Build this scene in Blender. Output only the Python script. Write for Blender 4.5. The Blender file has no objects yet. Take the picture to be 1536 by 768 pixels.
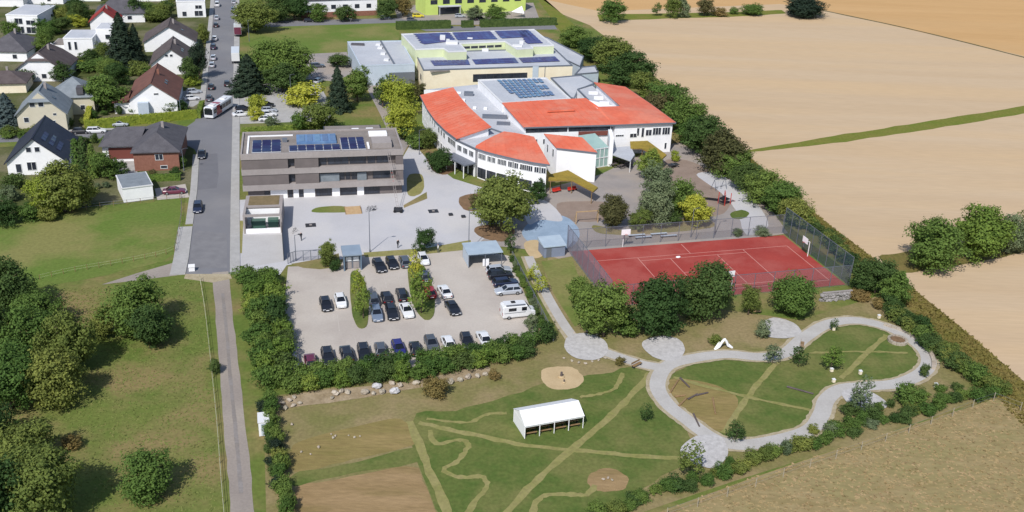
import bpy, bmesh, math, random
from mathutils import Vector, Matrix
R = math.radians
random.seed(7)
SC = bpy.context.scene
COL = SC.collection

# ---------------------------------------------------------------- camera
FPX, PITCH, ROLL, CAMH = 1501.3, 0.42720545, 0.03856389, 76.677   # focal length in px of a 1536 px wide picture
_F = Vector((0, math.cos(PITCH), -math.sin(PITCH)))
_U0 = Vector((0, math.sin(PITCH), math.cos(PITCH)))
_R0 = Vector((1, 0, 0))
_R = math.cos(ROLL) * _R0 + math.sin(ROLL) * _U0
_U = -math.sin(ROLL) * _R0 + math.cos(ROLL) * _U0
cd = bpy.data.cameras.new("camera"); cam = bpy.data.objects.new("camera", cd); COL.objects.link(cam)
cd.sensor_width = 36.0; cd.lens = FPX / 1536 * 36; cd.clip_start = 1; cd.clip_end = 9000
m = Matrix((_R, _U, -_F)).transposed().to_4x4(); m.translation = (0, 0, CAMH); cam.matrix_world = m
SC.camera = cam
# ---------------------------------------------------------------- world, sun, exposure
SUN_EL, SUN_AZ = 47.0, 199.0          # azimuth clockwise from +Y: behind the camera and to its left
W = bpy.data.worlds.new("World"); SC.world = W; W.use_nodes = True
nt = W.node_tree; nt.nodes.clear()
sky = nt.nodes.new("ShaderNodeTexSky"); sky.sky_type = 'NISHITA'; sky.sun_disc = False
sky.sun_elevation = R(SUN_EL); sky.sun_rotation = R(SUN_AZ); sky.air_density = 1.0; sky.dust_density = 1.0
bg = nt.nodes.new("ShaderNodeBackground"); bg.inputs[1].default_value = 0.115
wo = nt.nodes.new("ShaderNodeOutputWorld")
nt.links.new(sky.outputs[0], bg.inputs[0]); nt.links.new(bg.outputs[0], wo.inputs[0])
sd = bpy.data.lights.new("sun", 'SUN'); sd.energy = 3.9; sd.angle = R(0.5); sd.color = (1.0, 0.965, 0.905)
sun = bpy.data.objects.new("sun", sd); COL.objects.link(sun); sun.location = (-60, -100, 200)
_s = Vector((math.sin(R(SUN_AZ)) * math.cos(R(SUN_EL)), math.cos(R(SUN_AZ)) * math.cos(R(SUN_EL)), math.sin(R(SUN_EL))))
sun.rotation_euler = _s.to_track_quat('Z', 'Y').to_euler()
vs = SC.view_settings
vs.view_transform = 'Standard'; vs.look = 'None'; vs.exposure = 0.12; vs.gamma = 1.0; vs.use_curve_mapping = False

# ---------------------------------------------------------------- site survey: picture point -> place on the ground (or at height z)
def G(px, py, z=0.0):
    d = _F * FPX + _R * (px - 768) + _U * (384 - py)
    t = (z - CAMH) / d.z
    return Vector((d.x * t, d.y * t, z))
def PR(p):
    v = Vector(p) - Vector((0, 0, CAMH)); w = v.dot(_F)
    return 768 + FPX * v.dot(_R) / w, 384 - FPX * v.dot(_U) / w
def ppm(p):                      # picture scale at a place: horizontal px/m, vertical px/m
    p = Vector((p[0], p[1], 0)); a = PR(p)
    return PR(p + Vector((1, 0, 0)))[0] - a[0], a[1] - PR(p + Vector((0, 0, 1)))[1]
GA = R(15.0)                     # the site's street grid is turned 15 degrees
E1 = Vector((math.cos(GA), math.sin(GA), 0)); E2 = Vector((-math.sin(GA), math.cos(GA), 0))

# ---------------------------------------------------------------- materials
def lin(c): c /= 255.0; return c / 12.92 if c <= 0.04045 else ((c + 0.055) / 1.055) ** 2.4
def L(rgb, k=0.8): return tuple(lin(c) * k for c in rgb) + (1.0,)
MATS = {}
def mat(name, rgb, rgb2=None, scale=1.0, detail=5, rough=0.85, k=0.8, metal=0.0, bump=0.0, bscale=8.0, fine=None, fscale=20., rgb3=None, scale3=.05, spec=0.3, objrand=0.0, contrast=(0.35, 0.65), stretch=None, coat=0.0, alpha=None):
    if name in MATS: return MATS[name]
    M = bpy.data.materials.new(name); M.use_nodes = True; n = M.node_tree; b = n.nodes["Principled BSDF"]
    b.inputs["Roughness"].default_value = rough; b.inputs["Metallic"].default_value = metal; b.inputs["Specular IOR Level"].default_value = spec
    b.inputs["Coat Weight"].default_value = coat
    b.inputs["Base Color"].default_value = L(rgb, k)
    tc = n.nodes.new("ShaderNodeNewGeometry")
    src = tc.outputs["Position"]
    if stretch:
        mp = n.nodes.new("ShaderNodeMapping"); mp.inputs["Rotation"].default_value = (0, 0, stretch[0]); mp.inputs["Scale"].default_value = stretch[1]
        n.links.new(src, mp.inputs[0]); src = mp.outputs[0]
    col = None
    def noise(sc, det, a, b_, lo, hi, srcc=src):
        nz = n.nodes.new("ShaderNodeTexNoise"); nz.inputs["Scale"].default_value = sc; nz.inputs["Detail"].default_value = det; nz.inputs["Roughness"].default_value = 0.6
        n.links.new(srcc, nz.inputs["Vector"])
        mr = n.nodes.new("ShaderNodeMapRange"); mr.inputs[1].default_value = lo; mr.inputs[2].default_value = hi
        n.links.new(nz.outputs[0], mr.inputs[0])
        mx = n.nodes.new("ShaderNodeMix"); mx.data_type = 'RGBA'
        n.links.new(mr.outputs[0], mx.inputs[0])
        for i, v in ((6, a), (7, b_)):
            if isinstance(v, tuple): mx.inputs[i].default_value = v
            else: n.links.new(v, mx.inputs[i])
        return mx.outputs[2]
    if rgb2: col = noise(scale, detail, L(rgb, k), L(rgb2, k), *contrast)
    if rgb3: col = noise(scale3, 4, col if col else L(rgb, k), L(rgb3, k), .46, .62)
    if fine:
        f = fine
        nz = n.nodes.new("ShaderNodeTexNoise"); nz.inputs["Scale"].default_value = fscale; nz.inputs["Detail"].default_value = 3
        n.links.new(src, nz.inputs["Vector"])
        mr = n.nodes.new("ShaderNodeMapRange"); mr.inputs[1].default_value = .3; mr.inputs[2].default_value = .7; mr.inputs[3].default_value = 1 - f; mr.inputs[4].default_value = 1 + f
        n.links.new(nz.outputs[0], mr.inputs[0])
        hs = n.nodes.new("ShaderNodeHueSaturation"); n.links.new(mr.outputs[0], hs.inputs["Value"])
        if col: n.links.new(col, hs.inputs["Color"])
        else: hs.inputs["Color"].default_value = L(rgb, k)
        col = hs.outputs[0]
    if objrand:
        oi = n.nodes.new("ShaderNodeObjectInfo"); hs = n.nodes.new("ShaderNodeHueSaturation")
        mr = n.nodes.new("ShaderNodeMapRange"); mr.inputs[3].default_value = 1 - objrand; mr.inputs[4].default_value = 1 + objrand
        n.links.new(oi.outputs["Random"], mr.inputs[0]); n.links.new(mr.outputs[0], hs.inputs["Value"])
        mr2 = n.nodes.new("ShaderNodeMapRange"); mr2.inputs[3].default_value = .5 + .09 * objrand; mr2.inputs[4].default_value = .5 - .09 * objrand
        n.links.new(oi.outputs["Random"], mr2.inputs[0]); n.links.new(mr2.outputs[0], hs.inputs["Hue"])
        if col: n.links.new(col, hs.inputs["Color"])
        else: hs.inputs["Color"].default_value = L(rgb, k)
        col = hs.outputs[0]
    if col: n.links.new(col, b.inputs["Base Color"])
    if bump:
        nz = n.nodes.new("ShaderNodeTexNoise"); nz.inputs["Scale"].default_value = bscale; nz.inputs["Detail"].default_value = 4
        n.links.new(src, nz.inputs["Vector"]); bp = n.nodes.new("ShaderNodeBump"); bp.inputs["Strength"].default_value = bump; bp.inputs["Distance"].default_value = .1
        n.links.new(nz.outputs[0], bp.inputs["Height"]); n.links.new(bp.outputs[0], b.inputs["Normal"])
    if alpha is not None:
        out = n.nodes["Material Output"]; tr = n.nodes.new("ShaderNodeBsdfTransparent"); ms = n.nodes.new("ShaderNodeMixShader"); ms.inputs[0].default_value = alpha
        n.links.new(tr.outputs[0], ms.inputs[1]); n.links.new(b.outputs[0], ms.inputs[2]); n.links.new(ms.outputs[0], out.inputs[0])
    MATS[name] = M
    return M
def leafmat(name, rgb, rgb2, k=1.25):
    M = mat(name, rgb, rgb2, scale=1.1, detail=3, rough=.75, k=k, objrand=.22, spec=.15, contrast=(.4, .6))
    n = M.node_tree; b = n.nodes["Principled BSDF"]; out = n.nodes["Material Output"]
    t = n.nodes.new("ShaderNodeBsdfTranslucent"); ms = n.nodes.new("ShaderNodeMixShader"); ms.inputs[0].default_value = .30
    n.links.new(b.inputs["Base Color"].links[0].from_socket, t.inputs[0])
    n.links.new(b.outputs[0], ms.inputs[1]); n.links.new(t.outputs[0], ms.inputs[2]); n.links.new(ms.outputs[0], out.inputs[0])
    return M

# ---------------------------------------------------------------- mesh helpers
class MB:
    def __init__(s): s.v = []; s.f = []
    def add(s, vs_, fs):
        o = len(s.v); s.v += [tuple(p) for p in vs_]; s.f += [tuple(i + o for i in f) for f in fs]; return s
    def box(s, x0, x1, y0, y1, z0, z1):
        return s.add([(x0, y0, z0), (x1, y0, z0), (x1, y1, z0), (x0, y1, z0), (x0, y0, z1), (x1, y0, z1), (x1, y1, z1), (x0, y1, z1)],
                     [(3, 2, 1, 0), (4, 5, 6, 7), (0, 1, 5, 4), (1, 2, 6, 5), (2, 3, 7, 6), (3, 0, 4, 7)])
    def prism(s, pts, z0, z1):           # pts: 2D/3D outline; z1 may be a list of heights
        n = len(pts); zt = z1 if isinstance(z1, (list, tuple)) else [z1] * n; zb = z0 if isinstance(z0, (list, tuple)) else [z0] * n
        if sum(pts[i][0] * pts[(i + 1) % n][1] - pts[(i + 1) % n][0] * pts[i][1] for i in range(n)) < 0:
            pts = list(reversed(pts)); zt = list(reversed(zt)); zb = list(reversed(zb))
        vs_ = [(p[0], p[1], z) for p, z in zip(pts, zb)] + [(p[0], p[1], z) for p, z in zip(pts, zt)]
        return s.add(vs_, [tuple(reversed(range(n))), tuple(range(n, 2 * n))] + [(i, (i + 1) % n, n + (i + 1) % n, n + i) for i in range(n)])
    def tube(s, a, b, r0, r1=None, n=6):
        a = Vector(a); b = Vector(b); r1 = r0 if r1 is None else r1; d = (b - a)
        if d.length < 1e-6: return s
        q = d.to_track_quat('Z', 'Y'); vs_ = []
        for p, r in ((a, r0), (b, r1)):
            for i in range(n):
                t = 2 * math.pi * i / n; vs_.append(p + q @ Vector((math.cos(t) * r, math.sin(t) * r, 0)))
        return s.add(vs_, [(i, (i + 1) % n, n + (i + 1) % n, n + i) for i in range(n)] + [tuple(reversed(range(n))), tuple(range(n, 2 * n))])
    def bar(s, a, b, w, h):              # square bar between two points
        a = Vector(a); b = Vector(b); d = (b - a).normalized(); u = Vector((0, 0, 1)) if abs(d.z) < .95 else Vector((1, 0, 0))
        x = d.cross(u).normalized() * w / 2; y = x.cross(d).normalized() * h / 2
        return s.add([a - x - y, a + x - y, a + x + y, a - x + y, b - x - y, b + x - y, b + x + y, b - x + y],
                     [(3, 2, 1, 0), (4, 5, 6, 7), (0, 1, 5, 4), (1, 2, 6, 5), (2, 3, 7, 6), (3, 0, 4, 7)])
    def slab(s, pts, t):                 # 3D polygon with thickness t downwards
        n = len(pts); pts = [Vector(p) for p in pts]
        if sum(pts[i].x * pts[(i + 1) % n].y - pts[(i + 1) % n].x * pts[i].y for i in range(n)) < 0: pts = list(reversed(pts))
        vs_ = pts + [p - Vector((0, 0, t)) for p in pts]
        return s.add(vs_, [tuple(range(n)), tuple(reversed(range(n, 2 * n)))] + [(i, n + i, n + (i + 1) % n, (i + 1) % n) for i in range(n)])
    def ball(s, c, r, sq=(1, 1, 1), n=8, m_=5, jit=0.0, rng=random):
        vs_ = []; fs = []; c = Vector(c)
        for j in range(m_ + 1):
            a = math.pi * j / m_ - math.pi / 2
            for i in range(n):
                t = 2 * math.pi * i / n; k = 1 + rng.uniform(-jit, jit)
                vs_.append(c + Vector((math.cos(a) * math.cos(t) * r * sq[0] * k, math.cos(a) * math.sin(t) * r * sq[1] * k, math.sin(a) * r * sq[2] * k)))
        for j in range(m_):
            for i in range(n): fs.append((j * n + i, j * n + (i + 1) % n, (j + 1) * n + (i + 1) % n, (j + 1) * n + i))
        return s.add(vs_, fs)
    def mesh(s, name, m_, smooth=False, off=None):
        me = bpy.data.meshes.new(name)
        vv = s.v if off is None else [(x - off[0], y - off[1], z - off[2]) for x, y, z in s.v]
        me.from_pydata(vv, [], s.f); me.materials.append(m_); me.update()
        if smooth: me.polygons.foreach_set("use_smooth", [True] * len(me.polygons))
        return me
    def build(s, name, m_, parent=None, world=False, smooth=False, **kw):
        off = parent.location if (world and parent is not None) else None
        o = bpy.data.objects.new(name, s.mesh(name, m_, smooth, off)); COL.objects.link(o)
        if parent is not None: o.parent = parent
        tag(o, **kw); return o
def tag(o, label=None, cat=None, group=None, kind=None):
    if label: o["label"] = label
    if cat: o["category"] = cat
    if group: o["group"] = group
    if kind: o["kind"] = kind
    return o
def thing(name, label, cat, loc=(0, 0, 0), rz=0.0, group=None):
    o = bpy.data.objects.new(name, None); COL.objects.link(o); o.location = (loc[0], loc[1], loc[2] if len(loc) > 2 else 0); o.rotation_euler = (0, 0, rz)
    o.empty_display_size = .5
    return tag(o, label, cat, group)
def single(name, mb, m_, label, cat, loc=None, rz=0., group=None, smooth=False):   # a thing that is one mesh; origin at loc
    loc = Vector(loc) if loc is not None else Vector((0, 0, 0))
    o = bpy.data.objects.new(name, mb.mesh(name, m_, smooth)); COL.objects.link(o); o.location = loc; o.rotation_euler = (0, 0, rz)
    return tag(o, label, cat, group)
def place(name, me, parent=None, loc=(0, 0, 0), rot=(0, 0, 0), m_=None, scale=None):      # another object sharing mesh data
    o = bpy.data.objects.new(name, me); COL.objects.link(o); o.location = loc; o.rotation_euler = rot
    if parent is not None: o.parent = parent
    if scale: o.scale = scale
    if m_ is not None:
        o.material_slots[0].link = 'OBJECT'; o.material_slots[0].material = m_
    return o
_on = ["", "first", "second", "third", "fourth", "fifth", "sixth", "seventh", "eighth", "ninth", "tenth", "eleventh", "twelfth", "thirteenth", "fourteenth", "fifteenth", "sixteenth", "seventeenth", "eighteenth", "nineteenth"]
def ordw(n):
    if n < 20: return _on[n]
    t = ["", "", "twent", "thirt", "fort", "fift", "sixt", "sevent", "eight", "ninet"][n // 10 % 10]
    return t + "ieth" if n % 10 == 0 else t + "y-" + _on[n % 10]
def smooth_line(pts, per=6, closed=False):
    P = [Vector(p) for p in pts]; n = len(P); out = []
    for i in range(n if closed else n - 1):
        p0 = P[(i - 1) % n] if closed or i > 0 else P[0]; p1 = P[i]; p2 = P[(i + 1) % n]; p3 = P[(i + 2) % n] if closed or i + 2 < n else P[-1]
        for k in range(per):
            t = k / per
            out.append(.5 * ((2 * p1) + (-p0 + p2) * t + (2 * p0 - 5 * p1 + 4 * p2 - p3) * t * t + (-p0 + 3 * p1 - 3 * p2 + p3) * t ** 3))
    if not closed: out.append(P[-1])
    return out
def gpts(px, z=0.0): return [G(x, y, z) for x, y in px]
def sheet(name, pts, z, m_, kind="structure", th=None):
    mb = MB(); pts = [Vector(p) for p in pts]
    if th: mb.prism(pts, z - th, z)
    else:
        n = len(pts)
        if sum(pts[i].x * pts[(i + 1) % n].y - pts[(i + 1) % n].x * pts[i].y for i in range(n)) < 0: pts = list(reversed(pts))
        mb.add([(p.x, p.y, z) for p in pts], [tuple(range(n))])
    return mb.build(name, m_, kind=kind)
def ribbon(name, pts, w, z, m_, kind="structure", wob=0.0, smoothn=6, parent=None, rng=random):
    P = smooth_line(pts, smoothn) if smoothn else [Vector(p) for p in pts]
    vs_ = []; n = len(P)
    for i, p in enumerate(P):
        d = (P[min(i + 1, n - 1)] - P[max(i - 1, 0)]); d.z = 0; d.normalize(); nn = Vector((-d.y, d.x, 0))
        ww = (w[0] + (w[1] - w[0]) * i / (n - 1) if isinstance(w, (tuple, list)) else w) / 2
        a = p + nn * (ww + rng.uniform(-wob, wob)); b = p - nn * (ww + rng.uniform(-wob, wob))
        vs_ += [(a.x, a.y, z), (b.x, b.y, z)]
    return MB().add(vs_, [(2 * i + 1, 2 * i + 3, 2 * i + 2, 2 * i) for i in range(n - 1)]).build(name, m_, parent, kind=kind)
# ================================================================ ground and setting
m_grass = mat("meadow_grass", (98, 118, 54), (114, 124, 64), scale=.13, fine=.14, fscale=1.6, rgb3=(142, 128, 86), scale3=.06, bump=.3, bscale=3, rough=.95, spec=.1)
m_lawn = mat("mown_lawn", (88, 108, 52), (106, 116, 62), scale=.35, fine=.14, fscale=2.0, rgb3=(120, 122, 72), scale3=.11, bump=.3, bscale=4, rough=.95, spec=.1)
m_green = mat("lush_meadow", (104, 126, 58), (112, 126, 64), scale=.12, fine=.12, fscale=1.6, rgb3=(136, 134, 82), scale3=.05, bump=.3, bscale=3, rough=.95, spec=.1)
m_dry = mat("dry_grass", (142, 130, 90), (126, 124, 76), scale=.2, fine=.14, fscale=2.0, rgb3=(154, 138, 102), scale3=.09, bump=.3, bscale=3, rough=.95, spec=.1)
m_garden = mat("garden_ground", (76, 88, 46), (98, 100, 62), scale=.2, fine=.2, fscale=2, rgb3=(120, 116, 90), scale3=.06, rough=.95, spec=.1)
m_field = mat("stubble_field", (208, 184, 154), (202, 176, 144), scale=.05, detail=8, fine=.05, fscale=1.2, rgb3=(210, 182, 146), scale3=.02, stretch=(R(-15), (.16, 1.6, 1)), rough=.95, spec=.1)
m_field2 = mat("ripe_field", (212, 172, 122), (203, 163, 113), scale=.05, detail=8, fine=.05, fscale=1.0, rgb3=(206, 168, 120), scale3=.02, stretch=(R(20), (.16, 1.6, 1)), rough=.95, spec=.1)
m_rough = mat("rough_dry_field", (164, 146, 108), (150, 134, 94), scale=.45, detail=6, fine=.12, fscale=1.5, rgb3=(152, 140, 98), scale3=.15, bump=.3, bscale=1.8, rough=1, spec=.05, stretch=(R(-20), (.5, 1.2, 1)))
m_asph = mat("asphalt", (138, 138, 143), (128, 128, 134), scale=.12, fine=.06, fscale=6, rgb3=(146, 145, 148), scale3=.06, rough=.9, k=.72)
m_patch = mat("asphalt_patch", (122, 122, 128), (128, 128, 134), scale=.4, fine=.06, fscale=6, rough=.9, k=.72)
m_pave = mat("pavement_slabs", (186, 184, 182), (172, 170, 168), scale=.5, fine=.06, fscale=5, rough=.9)
m_kerb = mat("kerb_stone", (190, 188, 184), (176, 174, 170), scale=1, rough=.9)
m_plaza = mat("plaza_paving", (203, 202, 206), (194, 193, 197), scale=.09, fine=.04, fscale=3, rgb3=(208, 205, 205), scale3=.05, rough=.8)
m_lot = mat("parking_paving", (202, 193, 184), (193, 184, 175), scale=.1, fine=.05, fscale=3, rgb3=(186, 176, 168), scale3=.07, rough=.9)
m_line = mat("worn_line", (206, 198, 190), (192, 184, 176), scale=1.5, rough=.9)
m_track = mat("track_asphalt", (162, 152, 144), (150, 140, 134), scale=.2, fine=.08, fscale=3, rgb3=(170, 160, 150), scale3=.1, rough=.95)
m_path = mat("park_path", (196, 193, 190), (186, 182, 178), scale=.3, fine=.05, fscale=4, rough=.9)
m_slab = mat("path_slabs", (206, 203, 202), (184, 181, 180), scale=1.4, fine=.06, fscale=4, rough=.85)
m_gravel = mat("gravel_edge", (188, 176, 150), (168, 154, 126), scale=.8, fine=.15, fscale=6, rough=.95)
m_dirt = mat("bare_soil", (168, 142, 106), (154, 130, 94), scale=.3, fine=.12, fscale=2, rgb3=(140, 122, 82), scale3=.12, bump=.5, rough=1, spec=.05, stretch=(R(-8), (.35, 1.4, 1)))
m_dirt2 = mat("bare_soil_bed", (150, 132, 88), (134, 124, 76), scale=.25, fine=.14, fscale=2, rgb3=(160, 140, 96), scale3=.12, bump=.5, rough=1, spec=.05, stretch=(R(-8), (.35, 1.4, 1)))
m_sand = mat("play_sand", (206, 182, 144), (194, 170, 132), scale=.5, fine=.06, fscale=4, rough=1)
m_mown = mat("mown_trail", (156, 148, 100), (140, 138, 84), scale=.5, fine=.16, fscale=2.0, rough=.95, spec=.1)
m_brown = mat("brown_surface", (158, 140, 128), (146, 128, 116), scale=.3, fine=.06, fscale=3, rough=.95)
m_yard = mat("schoolyard_paving", (166, 158, 154), (154, 147, 144), scale=.2, fine=.05, fscale=3, rgb3=(172, 160, 150), scale3=.08, rough=.9)
m_blue = mat("pale_blue_play_surface", (158, 178, 200), (146, 166, 188), scale=.4, fine=.06, fscale=3, rough=.85)
m_court = mat("court_red", (172, 70, 62), (160, 62, 56), scale=.15, fine=.07, fscale=3, rgb3=(176, 86, 78), scale3=.12, rough=.9)
m_cline = mat("court_line", (214, 150, 140), rough=.9)
m_bark = mat("bark_mulch", (140, 112, 84), (122, 98, 74), scale=.8, fine=.2, fscale=5, rough=1)
m_stripg = mat("field_margin_grass", (112, 124, 50), (128, 126, 62), scale=.2, fine=.15, fscale=1.5, rough=.95, spec=.1)
m_verge = mat("verge_grass", (120, 112, 62), (104, 104, 52), scale=.2, fine=.18, fscale=1.8, rgb3=(134, 118, 74), scale3=.06, bump=.4, rough=.95, spec=.1)

def blob(px, jit=0.0, per=5, z=0.0):
    rng = random.Random(len(px) * 31 + int(px[0][0]))
    P = smooth_line(gpts(px), per, True)
    return [p + Vector((rng.uniform(-jit, jit), rng.uniform(-jit, jit), 0)) for p in P]
S = 6000
sheet("ground", [(-S, -S, 0), (S, -S, 0), (S, S, 0), (-S, S, 0)], 0, m_grass)
Z = lambda k: 0.004 * k
# ---- farmland on the right
edge = [(1640, 668), (1536, 572), (1440, 490), (1350, 417), (1250, 342), (1180, 285), (1120, 232), (1040, 165), (960, 95), (885, 38), (845, 22), (815, 0), (790, -18)]
fe = gpts(edge)
sheet("stubble_field", fe + [Vector((60, 800, 0)), Vector((900, 1100, 0)), Vector((900, 150, 0))], Z(2), m_field)
sheet("ripe_field", gpts([(1232, 14), (1536, 84)]) + [Vector((700, 250, 0)), Vector((1500, 700, 0)), Vector((900, 1500, 0)), Vector((60, 1500, 0)), Vector((-60, 560, 0))] + gpts([(812, -2), (900, 17), (1170, 6)]), Z(3), m_field2)
ribbon("field_ditch", gpts([(1175, 2), (1232, 15), (1380, 47), (1536, 86), (1700, 128)]), 1.6, Z(5), mat("ditch_grass", (112, 100, 70), (98, 94, 58), scale=.5, rough=1), wob=.2)
rng = random.Random(5)
def strip(name, top, bot, m_, z):
    t = smooth_line(gpts(top), 8); b = smooth_line(gpts(bot), 8)
    j = lambda p: p + Vector((rng.uniform(-.25, .25), rng.uniform(-.35, .35), 0))
    sheet(name, [j(p) for p in t] + [j(p) for p in reversed(b)], z, m_)
strip("field_margin", [(1116, 227), (1250, 204), (1400, 181), (1536, 159), (1600, 149)], [(1118, 229), (1250, 215), (1400, 193), (1536, 171), (1600, 161)], m_stripg, Z(5))
strip("field_margin", [(1318, 384), (1400, 372), (1536, 352), (1640, 335)], [(1338, 413), (1400, 404), (1536, 379), (1640, 358)], m_verge, Z(5))
strip("field_margin", [(895, 22), (1000, 20), (1100, 18), (1172, 15)], [(900, 32), (1000, 28), (1100, 25), (1180, 20)], m_stripg, Z(5))
vl = gpts([(1640, 740), (1536, 640), (1440, 540), (1350, 450), (1250, 372), (1180, 310), (1120, 262)])
sheet("grass_verge", fe[:7] + list(reversed(vl)), Z(1), m_verge)
# the rough dry field at the lower right
rf = gpts([(905, 800), (1000, 764), (1120, 720), (1260, 672), (1400, 628), (1495, 598), (1560, 622), (1700, 760), (1700, 900), (905, 900)])
sheet("rough_field", rf, Z(3), m_rough)
# ---- meadows
sheet("meadow", blob([(-60, 335), (60, 322), (180, 316), (262, 296), (272, 330), (262, 382), (160, 412), (60, 430), (-60, 440)], .3), Z(2), m_green)
sheet("park_ground", gpts([(395, 596), (560, 572), (800, 528), (822, 385), (862, 372), (905, 440), (1200, 480), (1330, 440), (1500, 590), (1330, 650), (1100, 722), (900, 790), (400, 800)]), Z(1), m_dry)
sheet("lawn", blob([(618, 628), (700, 612), (800, 580), (900, 560), (975, 552), (990, 600), (1035, 650), (1030, 690), (960, 735), (860, 790), (700, 800), (650, 760)], .4), Z(3), m_lawn)
sheet("lawn", blob([(1005, 565), (1060, 540), (1130, 540), (1205, 510), (1250, 487), (1330, 495), (1378, 530), (1370, 560), (1300, 576), (1245, 588), (1225, 620), (1195, 650), (1100, 662), (1040, 640), (1000, 600)], .15), Z(3), m_lawn)
sheet("planted_bed", blob([(1003, 570), (1060, 574), (1108, 600), (1082, 648), (1040, 634), (1005, 606)], .15), Z(4), m_dirt2)
sheet("soil_bed", blob([(440, 668), (500, 648), (560, 634), (600, 628), (618, 648), (618, 668), (560, 682), (500, 696), (440, 708)], .15, 4), Z(4), m_dirt2)
sheet("soil_bed", blob([(445, 732), (490, 722), (560, 708), (622, 700), (634, 722), (648, 752), (644, 800), (450, 800)], .12, 4), Z(5), m_dirt)
sheet("soil_bed", blob([(405, 598), (500, 584), (620, 572), (720, 548), (730, 562), (640, 580), (520, 600), (415, 612)], .2, 4), Z(5), mat("stony_soil", (176, 158, 132), (150, 132, 104), scale=.6, fine=.15, fscale=3, rough=1))
sheet("grass_strip", blob([(440, 712), (500, 700), (560, 687), (618, 672), (628, 692), (560, 704), (490, 718), (444, 728)], .25, 4), Z(6), m_lawn)
sheet("sand_pit", blob([(812, 556), (836, 550), (862, 553), (876, 570), (862, 582), (832, 584), (816, 574)], .1), Z(4), m_sand)
sheet("sand_pit", blob([(884, 712), (912, 702), (940, 715), (938, 732), (905, 738), (884, 728)], .12), Z(5), m_dirt)
tr = [
    ([(628, 634), (700, 650), (790, 668), (880, 677), (960, 684), (1030, 688)], 1.0),
    ([(975, 560), (950, 590), (900, 638), (850, 680), (800, 725), (755, 775)], 1.2),
    ([(645, 645), (655, 665), (690, 660), (702, 668), (688, 690), (666, 704), (690, 716), (722, 715), (730, 730), (712, 752), (700, 775)], .9),
    ([(640, 628), (700, 634), (730, 622), (760, 620)], .7),
    ([(798, 770), (812, 745), (850, 742), (880, 742), (893, 728)], .9),
    ([(614, 632), (630, 668), (645, 710), (668, 760), (676, 790)], 1.3),
    ([(1168, 540), (1140, 572), (1110, 612), (1085, 650)], 1.0),
    ([(1010, 566), (1060, 580), (1108, 592), (1150, 602), (1225, 617)], .8),
    ([(1330, 503), (1300, 530), (1262, 568)], 1.0),
    ([(1212, 530), (1260, 528), (1310, 528), (1362, 530)], .6),
    ([(935, 560), (925, 580), (905, 590), (870, 596)], .7),
]
for i, (pts, w) in enumerate(tr): ribbon("mown_trail", gpts(pts), w * .85, Z(6 + i), m_mown, wob=.16, rng=rng)
# ---- park loop path with its bays
loop = [(1000, 550), (1040, 538), (1090, 532), (1140, 536), (1178, 530), (1205, 508), (1240, 487), (1280, 481), (1320, 488), (1355, 503), (1385, 525), (1393, 545), (1380, 562), (1345, 576), (1300, 580), (1262, 584), (1240, 600), (1232, 622), (1215, 645), (1170, 660), (1110, 668), (1070, 658), (1030, 630), (1000, 605), (986, 578)]
def ring(name, px, w, z, m_, wob=0.0):
    P = smooth_line(gpts(px), 6, True); n = len(P); vs_ = []
    for i, p in enumerate(P):
        d = P[(i + 1) % n] - P[i - 1]; d.normalize(); nn = Vector((-d.y, d.x, 0))
        for sg in (1, -1): q_ = p + nn * sg * (w / 2 + rng.uniform(-wob, wob)); vs_.append((q_.x, q_.y, z))
    MB().add(vs_, [(2 * i + 1, 2 * ((i + 1) % n) + 1, 2 * ((i + 1) % n), 2 * i) for i in range(n)]).build(name, m_, kind="structure")
ring("gravel_verge", loop, 3.3, Z(18), m_gravel, .15)
ribbon("gravel_verge", gpts([(905, 528), (960, 546), (996, 552)]), 3.0, Z(19), m_gravel, wob=.12)
ring("park_path", loop, 2.3, Z(22), m_path)
ribbon("park_path", gpts([(905, 528), (960, 546), (996, 552)]), 2.1, Z(21), m_path)
for i, b in enumerate([[(963, 515), (985, 505), (1015, 508), (1027, 522), (1020, 538), (1000, 542), (975, 533)], [(1140, 490), (1160, 477), (1190, 485), (1202, 500), (1180, 508), (1150, 505)],
          [(850, 508), (875, 500), (905, 510), (912, 528), (895, 540), (865, 538), (848, 525)], [(1022, 672), (1045, 655), (1080, 655), (1092, 680), (1075, 702), (1052, 700), (1025, 690)],
          [(1262, 590), (1290, 582), (1325, 600), (1330, 612), (1305, 618), (1280, 612)]]):
    sheet("path_bay", blob(b, .05), Z(24 + i), m_slab)
ribbon("park_path", gpts([(790, 385), (803, 415), (822, 452), (845, 490), (862, 515)]), 2.2, Z(18), m_gravel)
ribbon("park_path", gpts([(793, 385), (806, 415), (825, 452), (848, 490), (868, 515)]), 1.7, Z(20), m_path)
# ---- street and pavements
lft = [(278, 412), (283, 388), (289, 340), (296, 285), (300, 222), (304, 180), (309, 140), (316, 70), (321, 10), (325, -40), (329, -90)]
rgt = [(345, 412), (345, 388), (346, 300), (348, 215), (349.5, 140), (351, 70), (352, 10), (353, -40), (354, -90)]
sheet("street", gpts(lft) + list(reversed(gpts(rgt))), Z(2), m_asph)
sheet("asphalt_patch", gpts([(295, 285), (325, 282), (328, 262), (326, 230), (302, 232)]), Z(3), m_patch)
sheet("asphalt_patch", gpts([(292, 345), (340, 350), (341, 402), (284, 402)]), Z(3), mat("asphalt_patch_b", (144, 143, 146), (132, 131, 135), scale=.5, rough=.9, k=.72))
def offset(px, d):
    P = gpts(px); out = []
    for i, p in enumerate(P):
        t = P[min(i + 1, len(P) - 1)] - P[max(i - 1, 0)]; t.normalize(); out.append(p + Vector((t.y, -t.x, 0)) * d)
    return out
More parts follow.
